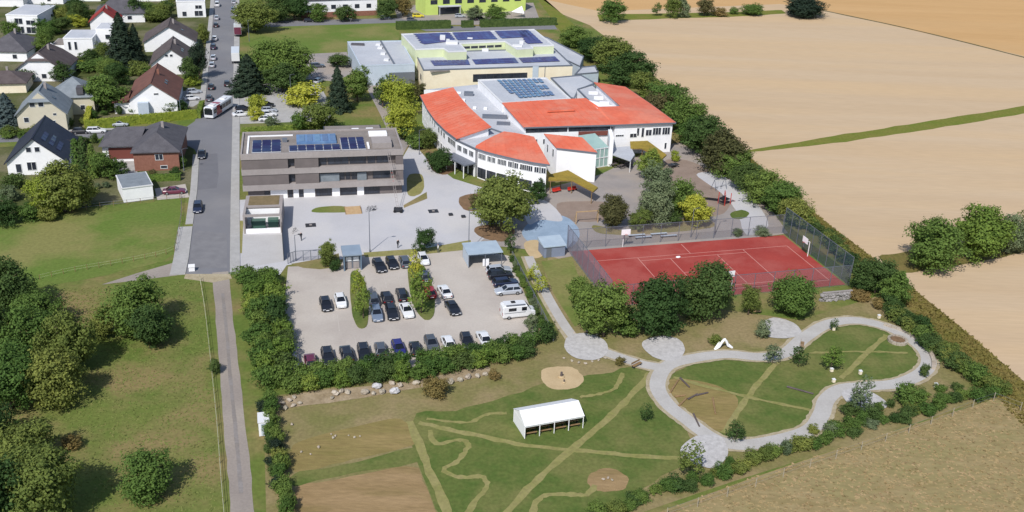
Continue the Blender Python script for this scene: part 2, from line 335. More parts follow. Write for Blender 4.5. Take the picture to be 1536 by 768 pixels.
def pavement(px, w0, w1, side):
    a = offset(px, side * w0); b = offset(px, side * w1)
    sheet("pavement", a + list(reversed(b)), .12, m_pave, th=.13)
    a2 = offset(px, side * (w0 - .14))
    sheet("kerb", a2 + list(reversed(offset(px, side * (w0 - .004)))), .126, m_kerb, th=.13)
pavement(rgt, .15, 1.75, 1)
pavement([(278, 412), (283, 388), (289, 340)], .15, 2.6, -1)
pavement([(289.5, 336), (296, 285), (299, 232)], .15, 1.4, -1)
pavement([(307.5, 150), (309, 140), (316, 70), (321, 10), (325, -40)], .15, 1.5, -1)
# side street to the left, between the hedge and the brick house
j0 = G(303, 196); 
ss = [j0 + E1 * 1.0, j0 - E1 * 10, j0 - E1 * 28, j0 - E1 * 60, j0 - E1 * 110]
ribbon("side_street", ss, 6.2, Z(3), m_asph, smoothn=3)
sheet("side_street", gpts([(300, 166), (306, 164), (303, 236), (299, 240), (292, 224), (272, 214), (280, 190), (292, 182)]), Z(4), m_asph)
ribbon("pavement", [p + E2 * 3.9 for p in ss[1:]], 1.4, .12, m_pave, smoothn=2)
# farm way and field track
sheet("farm_way", gpts([(152, 427), (205, 410), (264, 393), (272, 400), (266, 413), (210, 420)]), Z(3), m_track)
ribbon("field_track", gpts([(331, 408), (336, 470), (343, 540), (350, 620), (360, 720), (366, 800)]), 2.7, Z(3), m_track, wob=.1)
sheet("track_end", gpts([(278, 411), (345, 411), (348, 418), (318, 424), (276, 418)]), Z(5), m_gravel)
ribbon("wheel_rut", gpts([(334, 440), (340, 500), (346, 570), (354, 650), (362, 740)]), .5, Z(5), mat("track_edge", (150, 144, 142), (140, 132, 126), scale=.4, fine=.1, fscale=3, rough=.95), wob=.05)
# ---- car park, drive and plaza
sheet("car_park", gpts([(432, 400), (500, 398), (540, 384), (640, 377), (705, 372), (764, 384), (806, 488), (800, 520), (640, 548), (430, 575), (424, 480)]), Z(3), m_lot)
sheet("plaza", gpts([(356, 404), (354, 372), (358, 300), (600, 285), (602, 240), (618, 212), (640, 238), (680, 268), (735, 285), (800, 298), (812, 330), (790, 372), (716, 366), (708, 374), (640, 377), (540, 382), (500, 392), (470, 392), (430, 398), (420, 412), (390, 412)]), Z(4), m_plaza)
sheet("forecourt", gpts([(362, 402), (362, 352), (424, 352), (426, 392)]), Z(5), mat("drive_concrete", (198, 196, 196), (190, 187, 186), scale=.2, fine=.04, fscale=3, rough=.9))
sheet("planting_strip", gpts([(436, 396), (470, 390), (508, 380), (512, 400), (480, 404), (455, 402)]), Z(6), m_dry)
sheet("planting_strip", gpts([(545, 379), (640, 372), (706, 360), (708, 374), (640, 381), (548, 386)]), Z(6), m_mown)
for b in [[(526, 412), (540, 410), (552, 440), (551, 486), (536, 490), (527, 460)], [(612, 400), (636, 400), (651, 440), (650, 474), (634, 478), (618, 450)]]:
    sheet("lot_island", blob(b, .05), .10, m_lawn, th=.1)
sheet("planting_strip", blob([(474, 312), (500, 309), (524, 311), (524, 318), (490, 319), (468, 318)], .05), Z(6), m_green)
sheet("planting_strip", gpts([(605, 308), (640, 288), (641, 298), (606, 312)]), Z(6), m_dry)
sheet("planting_bed", blob([(612, 264), (632, 262), (636, 280), (628, 292), (612, 292)], .1), Z(6), m_mown)
sheet("planting_bed", blob([(640, 226), (672, 240), (684, 252), (668, 262), (648, 254)], .1), Z(6), m_bark)
sheet("planting_bed", blob([(690, 296), (720, 290), (742, 300), (724, 316), (696, 314)], .1), Z(6), m_bark)
sheet("tree_pit", blob([(712, 342), (745, 336), (772, 345), (758, 362), (722, 356)], .1), Z(6), m_bark)
sheet("planting_strip", gpts([(766, 386), (782, 384), (838, 500), (826, 512), (806, 488)]), Z(4), m_lawn)
sheet("grass_patch", gpts([(812, 392), (858, 386), (876, 440), (884, 480), (862, 490), (830, 440)]), Z(4), m_green)
sheet("planting_strip", gpts([(358.5, 331), (365, 331), (363, 380), (356, 380)]), Z(7), m_mown)
# parking bay lines
for (a, b) in [((506, 470), (509, 497)), ((640, 455), (646, 478)), ((656, 400), (660, 418)), ((638, 486), (640, 505)), ((700, 470), (704, 492)), ((532, 505), (536, 525)), ((575, 410), (580, 432)), ((596, 408), (601, 430)), ((728, 446), (742, 446)), ((735, 482), (752, 481))]:
    ribbon("bay_line", gpts([a, b]), .1, Z(5), m_line, smoothn=1)
# ---- schoolyard and playgrounds
sheet("schoolyard", gpts([(716, 366), (800, 300), (822, 282), (900, 262), (990, 218), (1020, 214), (1060, 236), (1160, 318), (1182, 350), (1100, 362), (860, 384), (838, 388), (790, 374)]), Z(5), m_yard)
sheet("play_area", blob([(836, 306), (880, 302), (915, 306), (905, 330), (850, 330)], .1), Z(7), m_brown)
sheet("play_area", blob([(1000, 240), (1050, 248), (1090, 288), (1085, 320), (1020, 325), (985, 280)], .1), Z(7), m_brown)
sheet("pale_path", blob([(1045, 262), (1080, 262), (1130, 300), (1152, 338), (1120, 352), (1105, 318), (1082, 290)], .1), Z(8), m_plaza)
sheet("grass_patch", blob([(1096, 320), (1112, 315), (1124, 320), (1115, 328), (1100, 328)], .05), Z(9), m_lawn)
sheet("planting_bed", blob([(890, 338), (940, 345), (1000, 330), (1060, 330), (1065, 342), (960, 352), (900, 350)], .1), Z(7), m_dry)
sheet("blue_play_surface", blob([(783, 348), (800, 330), (822, 322), (850, 326), (868, 344), (866, 362), (848, 374), (815, 376), (794, 364)], .05), Z(8), m_blue)
sheet("sand_pit", blob([(786, 366), (800, 360), (814, 364), (814, 384), (796, 386)], .05), Z(9), m_sand)
sheet("pale_path", blob([(787, 304), (815, 300), (838, 318), (842, 332), (812, 330), (792, 336)], .05), Z(9), m_plaza)
# ---- the sports court
CA = math.atan2(12.0, 43.0); cO = Vector((17.0, 149.7, 0)); cX = Vector((math.cos(CA), math.sin(CA), 0)); cY = Vector((-math.sin(CA), math.cos(CA), 0))
CW, CD = 44.4, 22.6
C_ = lambda x, y: cO + cX * x + cY * y
sheet("sports_court", [C_(0, 0), C_(CW, 0), C_(CW, CD), C_(0, CD)], Z(9), m_court)
def cl(x0, y0, x1, y1, w=.14): ribbon("court_line", [C_(x0, y0), C_(x1, y1)], w, Z(11), m_cline, smoothn=1)
for a in [(2, 2.2, 42.4, 2.2), (2, 17.6, 42.4, 17.6), (11.5, 3.2, 11.5, 17.6), (11.5, 16.2, 33, 16.2), (11.5, 3.6, 33, 3.6), (33, 3.0, 33, 17.6), (42.4, 2.2, 42.4, 17.6), (17.5, 3.6, 17.5, 16.2), (27, 3.6, 27, 16.2), (17.5, 10, 27, 10), (22.2, 17.6, 22.2, 22)]: cl(*a)
# ---- upper grounds: playing field, service roads, small car parks, gardens
sheet("playing_field", gpts([(372, 40), (600, 34), (598, 60), (520, 64), (530, 82), (376, 88)]), Z(2), m_green)
sheet("cross_road", gpts([(356, 33), (600, 27), (640, 40), (832, 38), (836, 44), (640, 47), (598, 34), (356, 42)]), Z(3), m_asph)
sheet("school_lane", gpts([(540, 108), (566, 118), (590, 160), (614, 215), (600, 240), (572, 175), (548, 128)]), Z(4), m_yard)
sheet("teacher_car_park", gpts([(358, 120), (400, 118), (480, 128), (500, 165), (490, 192), (358, 198)]), Z(3), m_pave)
sheet("planting_strip", gpts([(360, 186), (470, 182), (500, 190), (498, 197), (360, 200)]), Z(5), m_lawn)
sheet("gravel_yard", gpts([(440, 82), (520, 78), (530, 110), (500, 122), (450, 118)]), Z(3), m_yard)
sheet("gardens", gpts([(-80, -20), (318, -10), (305, 150), (300, 170), (126, 196), (-80, 215)]), Z(1), m_garden)
sheet("gardens", gpts([(-80, 225), (120, 214), (290, 196), (292, 292), (180, 306), (-80, 330)]), Z(1), m_garden)
sheet("drive", gpts([(232, 283), (278, 276), (284, 296), (236, 300)]), Z(4), m_lot)
sheet("terrace", gpts([(170, 228), (205, 232), (206, 262), (178, 258)]), Z(4), m_pave)
sheet("drive", gpts([(262, 138), (306, 134), (306, 150), (290, 160), (262, 160)]), Z(4), m_pave)
sheet("back_yard", gpts([(590, 8), (800, 4), (812, 36), (600, 38)]), Z(2), m_yard)
sheet("grass_track", gpts([(800, -10), (815, -4), (860, 36), (880, 60), (850, 60)]), Z(2), m_stripg)
# ================================================================ buildings
m_white = mat("white_render", (246, 246, 248), (238, 238, 242), scale=.4, fine=.025, fscale=2, rough=.9, k=.92)
m_cream = mat("cream_render", (246, 234, 210), (240, 226, 200), scale=.4, fine=.03, fscale=2, rough=.9, k=.88)
m_lime = mat("lime_render", (226, 234, 196), (218, 226, 186), scale=.4, rough=.9)
m_beige = mat("beige_render", (224, 216, 196), (214, 206, 186), scale=.4, rough=.9)
m_bluegrey = mat("bluegrey_cladding", (204, 216, 230), (196, 208, 222), scale=.4, fine=.03, fscale=2, rough=.6)
m_concrete = mat("concrete_band", (172, 164, 162), (162, 154, 152), scale=.3, fine=.05, fscale=2, rough=.9)
m_panel = mat("taupe_panel", (124, 115, 114), (114, 106, 105), scale=.5, rough=.8)
m_orange = mat("orange_roof_metal", (234, 122, 92), (222, 110, 82), scale=.25, fine=.06, fscale=1.2, rgb3=(228, 136, 110), scale3=.14, rough=.6)
m_flat = mat("roof_membrane", (198, 202, 210), (184, 188, 197), scale=.2, fine=.06, fscale=2, rgb3=(206, 208, 214), scale3=.1, rough=.8)
m_flatd = mat("roof_gravel", (150, 142, 138), (136, 128, 122), scale=.3, fine=.1, fscale=3, rough=.95)
m_sedum = mat("sedum_roof", (166, 142, 58), (144, 126, 54), scale=.5, fine=.15, fscale=3, rough=1)
m_brownroof = mat("planted_roof_brown", (138, 120, 90), (122, 108, 78), scale=.6, fine=.12, fscale=3, rough=1)
m_metal = mat("grey_flashing", (128, 134, 146), rough=.5, metal=.3)
m_darkmetal = mat("anthracite_metal", (62, 64, 70), rough=.5, metal=.2)
m_frame = mat("window_frame_white", (236, 238, 240), rough=.5)
m_framed = mat("window_frame_dark", (70, 70, 76), rough=.5)
m_glass = mat("window_glass", (46, 50, 60), (64, 70, 82), scale=.6, rough=.12, spec=.5)
m_glassl = mat("pale_green_glass", (176, 204, 196), (160, 190, 186), scale=.5, rough=.15, spec=.5)
m_pv = mat("solar_cell_blue", (64, 66, 126), (74, 78, 140), scale=.8, rough=.4, spec=.35, objrand=.2)
m_pvl = mat("solar_cell_pale", (112, 142, 178), (98, 128, 166), scale=.8, rough=.25, spec=.5, objrand=.15)
m_pvn = mat("solar_cell_navy", (44, 52, 88), (56, 64, 102), scale=.8, rough=.4, spec=.35, objrand=.2)
m_brick = mat("red_brick", (158, 112, 96), (144, 98, 84), scale=2, fine=.1, fscale=8, rough=.9)
m_tile_d = mat("dark_roof_tile", (100, 98, 104), (86, 84, 90), scale=.6, fine=.12, fscale=5, rough=.8, bump=.3, bscale=5)
m_tile_b = mat("navy_roof_tile", (44, 46, 66), (36, 38, 56), scale=.6, fine=.1, fscale=5, rough=.5, bump=.3, bscale=5)
m_tile_r = mat("redbrown_roof_tile", (128, 88, 78), (112, 78, 70), scale=.6, fine=.12, fscale=5, rough=.85, bump=.3, bscale=5)
m_tile_g = mat("pale_grey_roof_tile", (142, 150, 158), (128, 136, 144), scale=.6, fine=.1, fscale=5, rough=.8, bump=.3, bscale=5)
m_tile_rr = mat("red_roof_tile", (168, 62, 56), (150, 54, 50), scale=.6, rough=.8)
m_tile_br = mat("brown_roof_tile", (104, 94, 94), (90, 80, 80), scale=.6, fine=.12, fscale=5, rough=.85, bump=.3, bscale=5)
m_whitemetal = mat("white_metal", (236, 236, 238), rough=.5)
m_wood = mat("weathered_wood", (160, 132, 96), (140, 112, 80), scale=2, rough=.85)
m_woodl = mat("pale_wood", (202, 172, 132), (188, 156, 116), scale=2, rough=.8)
m_redp = mat("red_paint", (206, 62, 52), rough=.5)
m_redbrown = mat("redbrown_panel", (128, 74, 66), rough=.7)
m_black = mat("black_plastic", (34, 34, 38), rough=.6)

def window(parent, P0, d, s, z, w, h, mull=1, fm=None, off=(0, 0), door=False, gm=None, bars=0):
    """window on a wall face: P0 corner of the face, d its unit direction (outward normal to the right of d), s metres along"""
    d = Vector((d[0], d[1], 0)).normalized(); n = Vector((d.y, -d.x, 0)); o = Vector((P0[0], P0[1], 0)) + d * s - Vector((off[0], off[1], 0))
    fm = fm or m_frame; t = .09 if min(w, h) > .7 else .06
    def bx(mb, a0, a1, b0, b1, n0, n1):
        vs_ = [o + d * a + n * q + Vector((0, 0, b)) for (a, q, b) in ((a0, n1, b0), (a1, n1, b0), (a1, n0, b0), (a0, n0, b0), (a0, n1, b1), (a1, n1, b1), (a1, n0, b1), (a0, n0, b1))]
        mb.add(vs_, [(3, 2, 1, 0), (4, 5, 6, 7), (0, 1, 5, 4), (1, 2, 6, 5), (2, 3, 7, 6), (3, 0, 4, 7)])
    f = MB(); bx(f, 0, w, z, z + t, -.02, .07); bx(f, 0, w, z + h - t, z + h, -.02, .07); bx(f, 0, t, z + t, z + h - t, -.02, .06); bx(f, w - t, w, z + t, z + h - t, -.02, .06)
    for k in range(1, mull + 1):
        c = w * k / (mull + 1); bx(f, c - t / 2, c + t / 2, z + t, z + h - t, -.02, .055)
    for k in range(1, bars + 1):
        c = z + h * k / (bars + 1); bx(f, t, w - t, c - .03, c + .03, -.02, .05)
    fo = f.build("door" if door else "window", fm, parent)
    p = MB(); bx(p, t, w - t, z + t, z + h - t, -.02, .02); p.build("pane", gm or m_glass, fo)
    return fo
def off2(parent): return (parent.location.x, parent.location.y)
def wall_windows(parent, a, b, z, w, h, n, mull=1, margin=.8, world=True, **kw):
    """n windows spread along the wall from a to b (outward normal to the right of a->b)"""
    a = Vector((a[0], a[1], 0)); b = Vector((b[0], b[1], 0)); Ln = (b - a).length; d = (b - a) / Ln
    for i in range(n):
        s = margin + (Ln - 2 * margin) * (i + .5) / n - w / 2
        window(parent, a, d, s, z, w, h, mull, off=off2(parent) if world else (0, 0), **kw)
def centroid(pts): return sum((Vector((p[0], p[1], 0)) for p in pts), Vector()) / len(pts)
def inset(pts, d):
    n = len(pts); out = []; ar = sum(pts[i][0] * pts[(i + 1) % n][1] - pts[(i + 1) % n][0] * pts[i][1] for i in range(n)); sg = 1 if ar > 0 else -1
    for i in range(n):
        p = Vector((pts[i][0], pts[i][1])); a = Vector((pts[i - 1][0], pts[i - 1][1])); b = Vector((pts[(i + 1) % n][0], pts[(i + 1) % n][1]))
        u = (p - a).normalized(); v = (b - p).normalized(); nu = Vector((-u.y, u.x)) * sg; nv = Vector((-v.y, v.x)) * sg
        q = (nu + nv); q = q / max(q.dot(nu), .35); out.append(Vector((p.x + q.x * d, p.y + q.y * d, 0)))
    return out
def panels(parent, quad, nx, ny, m_, gap=.08, lift=.12, skip=None):
    """solar panels laid out over a quad of four world points (a b along x, d c above)"""
    a, b, c, d = [Vector(p) for p in quad]; ux = (b - a).normalized(); uy0 = (d - a); uy = (uy0 - ux * uy0.dot(ux)).normalized()
    lw = (b - a).length / nx; lh = (d - a).length / ny
    me = MB().box(-lw / 2 + gap / 2, lw / 2 - gap / 2, -lh / 2 + gap, lh / 2 - gap, -.03, .03).mesh("solar_panel", m_)
    rot = Matrix((ux, uy, ux.cross(uy))).transposed().to_euler()
    for j in range(ny):
        for i in range(nx):
            if skip and skip(i, j): continue
            u = (i + .5) / nx; v = (j + .5) / ny
            p = (a * (1 - u) + b * u) * (1 - v) + (d * (1 - u) + c * u) * v + Vector((0, 0, lift)) - parent.location
            place("solar_panel", me, parent, p, rot)
def flat_block(parent, pts, z1, wall_m, roof_m, z0=0.0, par=.35, name="wall", trim=None, over=0.0):
    """flat-roofed block: walls, roof deck set below a parapet"""
    pts = [Vector((p[0], p[1], 0)) for p in pts]
    w = MB().prism(pts, z0, z1 - par).build(name, wall_m, parent, world=True)
    ins = inset(pts, .3); outp = inset(pts, -.04 - over); mb = MB(); n = len(pts)
    vs_ = [(p.x, p.y, z1 - par) for p in outp] + [(p.x, p.y, z1) for p in outp] + [(p.x, p.y, z1) for p in ins] + [(p.x, p.y, z1 - par) for p in ins]
    fs = []
    for i in range(n):
        j = (i + 1) % n; fs += [(i, j, n + j, n + i), (n + i, n + j, 2 * n + j, 2 * n + i), (2 * n + i, 2 * n + j, 3 * n + j, 3 * n + i), (3 * n + i, 3 * n + j, j, i)]
    pr_ = mb.add(vs_, fs).build("parapet", trim or wall_m, parent, world=True)
    MB().prism(inset(pts, .28), z1 - par + .002, z1 - par + .06).build("roof", roof_m, parent, world=True)
    return w
def frame_at(p1, p2, z):
    a = G(*p1, z); b = G(*p2, z); d = b - a; return Vector((a.x, a.y, 0)), math.atan2(d.y, d.x), d.length

# ---------------------------------------------------------------- three-storey block with bands and a solar roof
def office():
    o, ang, LN = frame_at((360, 232), (605, 224), 10.1); D = 15.0
    t = thing("office_block", "three-storey taupe block with pale concrete bands and solar panels on the roof", "building", o, ang)
    MB().box(.9, LN - .25, 1.2, D, 0, 2.2).build("wall", m_panel, t, label="ground floor wall under the lowest band")
    for k, (z0, z1) in enumerate(((3.4, 5.6), (6.8, 8.9))):
        MB().box(.25, LN - .25, 1.1, D, z0, z1).build("wall", m_panel, t)
        # flush panels on the left and a corner pier on the right
        x = .05
        for w in (9.2, 4.8):
            MB().box(x + .05, x + w, .12, 1.098, z0, z1 - .12).build("wall_panel", m_panel, t); x += w + 1.3
        MB().box(LN - 1.6, LN - .05, .12, 1.098, z0, z1 - .12).build("wall_panel", m_panel, t)
    for z0, z1 in ((2.2, 3.4), (5.6, 6.8), (8.9, 9.7)):
        MB().box(0, LN, 0, D + .02, z0, z1).build("concrete_band", m_concrete, t)
    mb = MB()
    for (x0, x1, y0, y1) in ((0, LN, 0, .35), (0, LN, D - .33, D + .02), (0, .35, .35, D - .33), (LN - .35, LN, .35, D - .33)): mb.box(x0, x1, y0, y1, 9.7, 10.1)
    mb.build("parapet", m_concrete, t)
    MB().box(.36, LN - .36, .36, D - .34, 9.7, 9.78).build("roof", m_flatd, t)
    # windows in the recessed storeys
    def glassrow(z, h, spots):
        for x, w in spots: window(t, (0, 1.1), (1, 0), x, z, w, h, max(0, int(w / 1.3) - 1), fm=m_framed)
    glassrow(7.0, 1.7, ((9.4, 1.1), (15.6, 1.4), (17.3, 4.2), (21.7, 3.4), (25.4, 1.6), (27.2, 2.6)))
    glassrow(3.6, 1.8, ((9.4, 1.1), (15.6, 1.4), (17.6, 3.0), (20.8, 1.0), (22.0, 1.2), (26.4, 3.6)))
    for x, w in ((15.5, 4), (23.2, 1.9)): MB().box(x, x + w, .7, 1.09, 3.42, 5.1).build("shutter_panel", m_tile_g, t)
    for x, w in ((4.2, 1), (9, .8), (11.2, .8), (14.6, 3.2), (19.6, 3.4), (24.6, 3.2)):
        window(t, (0, 1.2), (1, 0), x, .12, w, 2.0, max(0, int(w) - 1), fm=m_framed)
    for x, w in ((5.4, 3.4), (10, 1.1), (12.1, 2.3), (17.9, 1.6), (23.1, 1.4)): MB().box(x, x + w, 1.0, 1.198, .02, 2.15).build("wall_panel", m_white, t)
    window(t, (LN - .25, 0), (0, 1), 4, 7.0, 3, 1.6, 2, fm=m_framed); window(t, (LN - .25, 0), (0, 1), 9, 3.7, 3, 1.6, 2, fm=m_framed)
    # roof equipment
    W_ = lambda x, y, z=9.8: t.matrix_basis @ Vector((x, y, z))
    def pv(x0, x1, y0, y1, nx, ny):
        me = MB().box(-(x1 - x0) / nx / 2 + .1, (x1 - x0) / nx / 2 - .1, -(y1 - y0) / ny / 2 + .34, (y1 - y0) / ny / 2 - .34, -.03, .03).mesh("solar_panel", m_pvn)
        MB().box(x0, x1, y0 + .1, y1 - .1, 9.782, 9.84).build("panel_support", m_flat, t)
        for i in range(nx):
            for j in range(ny): place("solar_panel", me, t, (x0 + (i + .5) * (x1 - x0) / nx, y0 + (j + .5) * (y1 - y0) / ny, 10.05), (R(12), 0, 0))
    pv(2.2, 8, 1.6, 9.2, 3, 4); pv(9.6, 20, 1.6, 5.0, 6, 2); pv(20.2, 25.2, 1.6, 9.4, 3, 5)
    pool = MB().box(11.2, 19.4, 6.2, 11.5, 9.78, 10.3).build("roof_skylight", mat("blue_roof_membrane", (120, 154, 196), (96, 132, 180), scale=.6, rough=.3), t)
    for k in range(5): MB().box(11.8 + k * 1.6, 12.9 + k * 1.6, 6.6, 11.1, 10.31, 10.42).build("glass_dome", m_pvl, pool)
    MB().box(26.6, 30.6, 2.2, 6.6, 9.78, 10.9).build("plant_box", m_concrete, t)
    MB().box(25.6, 26.0, 2.0, 5.5, 9.78, 10.15).build("vent_duct", m_white, t)
    MB().box(26.5, 30.4, 10.2, 12.8, 9.78, 10.25).build("roof_hatch", m_white, t)
    MB().box(1.2, 1.55, 1.2, 12.6, 9.78, 10.0).build("roof_rail", m_white, t); MB().box(1.56, 10.5, 12.3, 12.6, 9.78, 10.0).build("roof_rail", m_white, t)
    MB().box(8.3, 9.3, 8.0, 9.0, 9.78, 10.5).build("roof_vent", m_metal, t)
    # lower rear wing with two skylights
    r = thing("rear_wing", "low flat-roofed wing with two white skylights behind the taupe block", "building", t.matrix_basis @ Vector((17.5, D + .06, 0)), ang)
    MB().box(0, LN - 19.6, 0, 17, 0, 5.2).build("wall", m_panel, r)
    MB().box(-.1, LN - 19.5, -.02, 17.1, 5.2, 5.6).build("parapet", m_darkmetal, r)
    MB().box(.2, LN - 19.8, .2, 16.8, 5.6, 5.66).build("roof", m_flatd, r)
    MB().box(.6, 6, 1, 7, 5.66, 5.72).build("planted_patch", m_brownroof, r)
    for x in (6.3, 9.6): MB().box(x, x + 1.6, 11.5, 13.4, 5.66, 6.1).build("skylight", m_white, r)
    # ladder hoist leaning on the right end
    b = G(597, 318); h = thing("ladder_hoist", "slim pale ladder hoist leaning on the right end of the taupe block", "ladder", b)
    top = t.matrix_basis @ Vector((LN - 3.2, -.25, 10.0)) - b; foot = Vector((0, 0, .9)); sx = Vector((.2, 0.05, 0))
    for s_ in (-1, 1): MB().bar(foot + sx * s_, top + sx * s_, .05, .08).build("rail", m_concrete, h)
    for k in range(14):
        p = foot.lerp(top, (k + .5) / 14); MB().bar(p - sx, p + sx, .05, .05).build("rung", m_redp if k in (6, 7, 8) else m_concrete, h)
    MB().box(-.8, .9, -.5, .5, .35, .9).build("base", m_darkmetal, h)
    for x in (-.6, .7):
        for y in (-.5, .5): MB().tube((x, y - .08, .3), (x, y + .08, .3), .3, n=10).build("wheel", m_black, h)
office()

def pavilion():
    o, ang, LN = frame_at((366, 351), (424, 349), 0); D = 10.5; H = 3.4
    t = thing("bin_pavilion", "open concrete pavilion with brown planted roof beside the street", "pavilion", o, ang)
    MB().box(0, .35, 0, D, 0, H).build("wall", m_concrete, t); MB().box(LN - .35, LN, 0, D, 0, H).build("wall", m_concrete, t)
    MB().box(.35, LN - .35, D - .3, D, 0, H).build("wall", m_white, t); MB().box(.35, LN - .35, 4.6, 4.8, 0, H - .2).build("wall", m_white, t)
    MB().box(0, LN, 0, .5, H, H + .4).build("beam", m_concrete, t)
    for x in (0, LN - .45): MB().box(x, x + .45, .5, 4.6, H, H + .4).build("beam", m_concrete, t)
    MB().box(0, LN, 4.6, D, H, H + .35).build("roof", m_concrete, t)
    MB().box(.7, LN - .7, 5.2, D - .5, H + .35, H + .42).build("planted_roof", m_brownroof, t)
    MB().box(.35, LN - .35, .1, .35, 0, .9).build("low_wall", m_white, t)
    for i, (x, w, y) in enumerate(((1.3, 2.6, 2.2), (4.4, 1.9, 2.6))):
        c = thing("waste_container", "green waste container in the open pavilion, " + ("wider one on the left" if i == 0 else "one on the right with raised lid"), "container", t.matrix_basis @ Vector((x, y, 0)), ang, "waste containers")
        gm = mat("container_green", (70, 104, 92), rough=.5)
        MB().prism([(0, 0), (w, 0), (w, 1.4), (0, 1.4)], .15, 1.5).build("body", gm, c); MB().box(-.05, w + .05, -.05, 1.45, 1.5, 1.62).build("lid", gm, c)
        for wx in (.2, w - .2): MB().tube((wx, .1, .12), (wx, .3, .12), .12, n=8).build("wheel", m_black, c)
    # dark panel fence beside it
    a = G(426, 391); b = G(421, 317); f = thing("panel_fence", "tall dark panel fence along the right side of the open pavilion", "fence", a)
    d = (b - a); n = 9
    for i in range(n + 1): p = d * (i / n); MB().box(p.x - .06, p.x + .06, p.y - .06, p.y + .06, 0, 2.3).build("post", m_darkmetal, f)
    for i in range(n):
        p = d * ((i + .05) / n); q_ = d * ((i + .95) / n)
        MB().bar(p + Vector((0, 0, 1.15)), q_ + Vector((0, 0, 1.15)), .05, 2.1).build("panel", m_darkmetal, f)
pavilion()

# ---------------------------------------------------------------- the school
def roofed(t, outer, zo, inner, zi, wall_m=m_white, roof_m=m_orange, ov=.5, base=0.0, fascia=True):
    """block under a pitched metal roof; outer/inner are matching eave lines given in picture points"""
    zo_ = zo if isinstance(zo, list) else [zo] * len(outer); zi_ = zi if isinstance(zi, list) else [zi] * len(inner)
    A = [G(x, y, z) for (x, y), z in zip(outer, zo_)]; B = [G(x, y, z) for (x, y), z in zip(inner, zi_)]
    n = len(A); v = [p - t.location for p in A + B]; th = Vector((0, 0, .22)); lo = [p - th for p in v]; N = 2 * n
    fs = [(i, i + 1, n + i + 1, n + i) for i in range(n - 1)] + [(N + n + i, N + n + i + 1, N + i + 1, N + i) for i in range(n - 1)]
    rim = list(range(n)) + [n + i for i in reversed(range(n))]
    fs += [(rim[(k + 1) % N], rim[k], N + rim[k], N + rim[(k + 1) % N]) for k in range(N)]
    r = MB().add(v + lo, fs).build("roof", roof_m, t)
    # standing seams
    sm = MB()
    for i in range(n - 1):
        m_ = max(1, int((A[i + 1] - A[i]).length / 1.6))
        for k in range(m_):
            f = k / m_; p = v[i].lerp(v[i + 1], f); q_ = v[n + i].lerp(v[n + i + 1], f); sm.bar(p + Vector((0, 0, .02)), q_ + Vector((0, 0, .02)), .06, .07)
    sm.build("roof_seams", roof_m, t)
    ring = [Vector((p.x, p.y, 0)) for p in A] + [Vector((p.x, p.y, 0)) for p in reversed(B)]
    zz = zo_ + list(reversed(zi_)); ins = inset(ring, ov)
    MB().prism(ins, base, [z - .26 for z in zz]).build("wall", wall_m, t, world=True)
    if fascia:
        mb = MB()
        for i in range(n - 1): mb.bar(A[i] - Vector((0, 0, .16)), A[i + 1] - Vector((0, 0, .16)), .12, .34)
        mb.build("gutter", m_metal, t, world=True)
    return ins[:n], ins[n:]
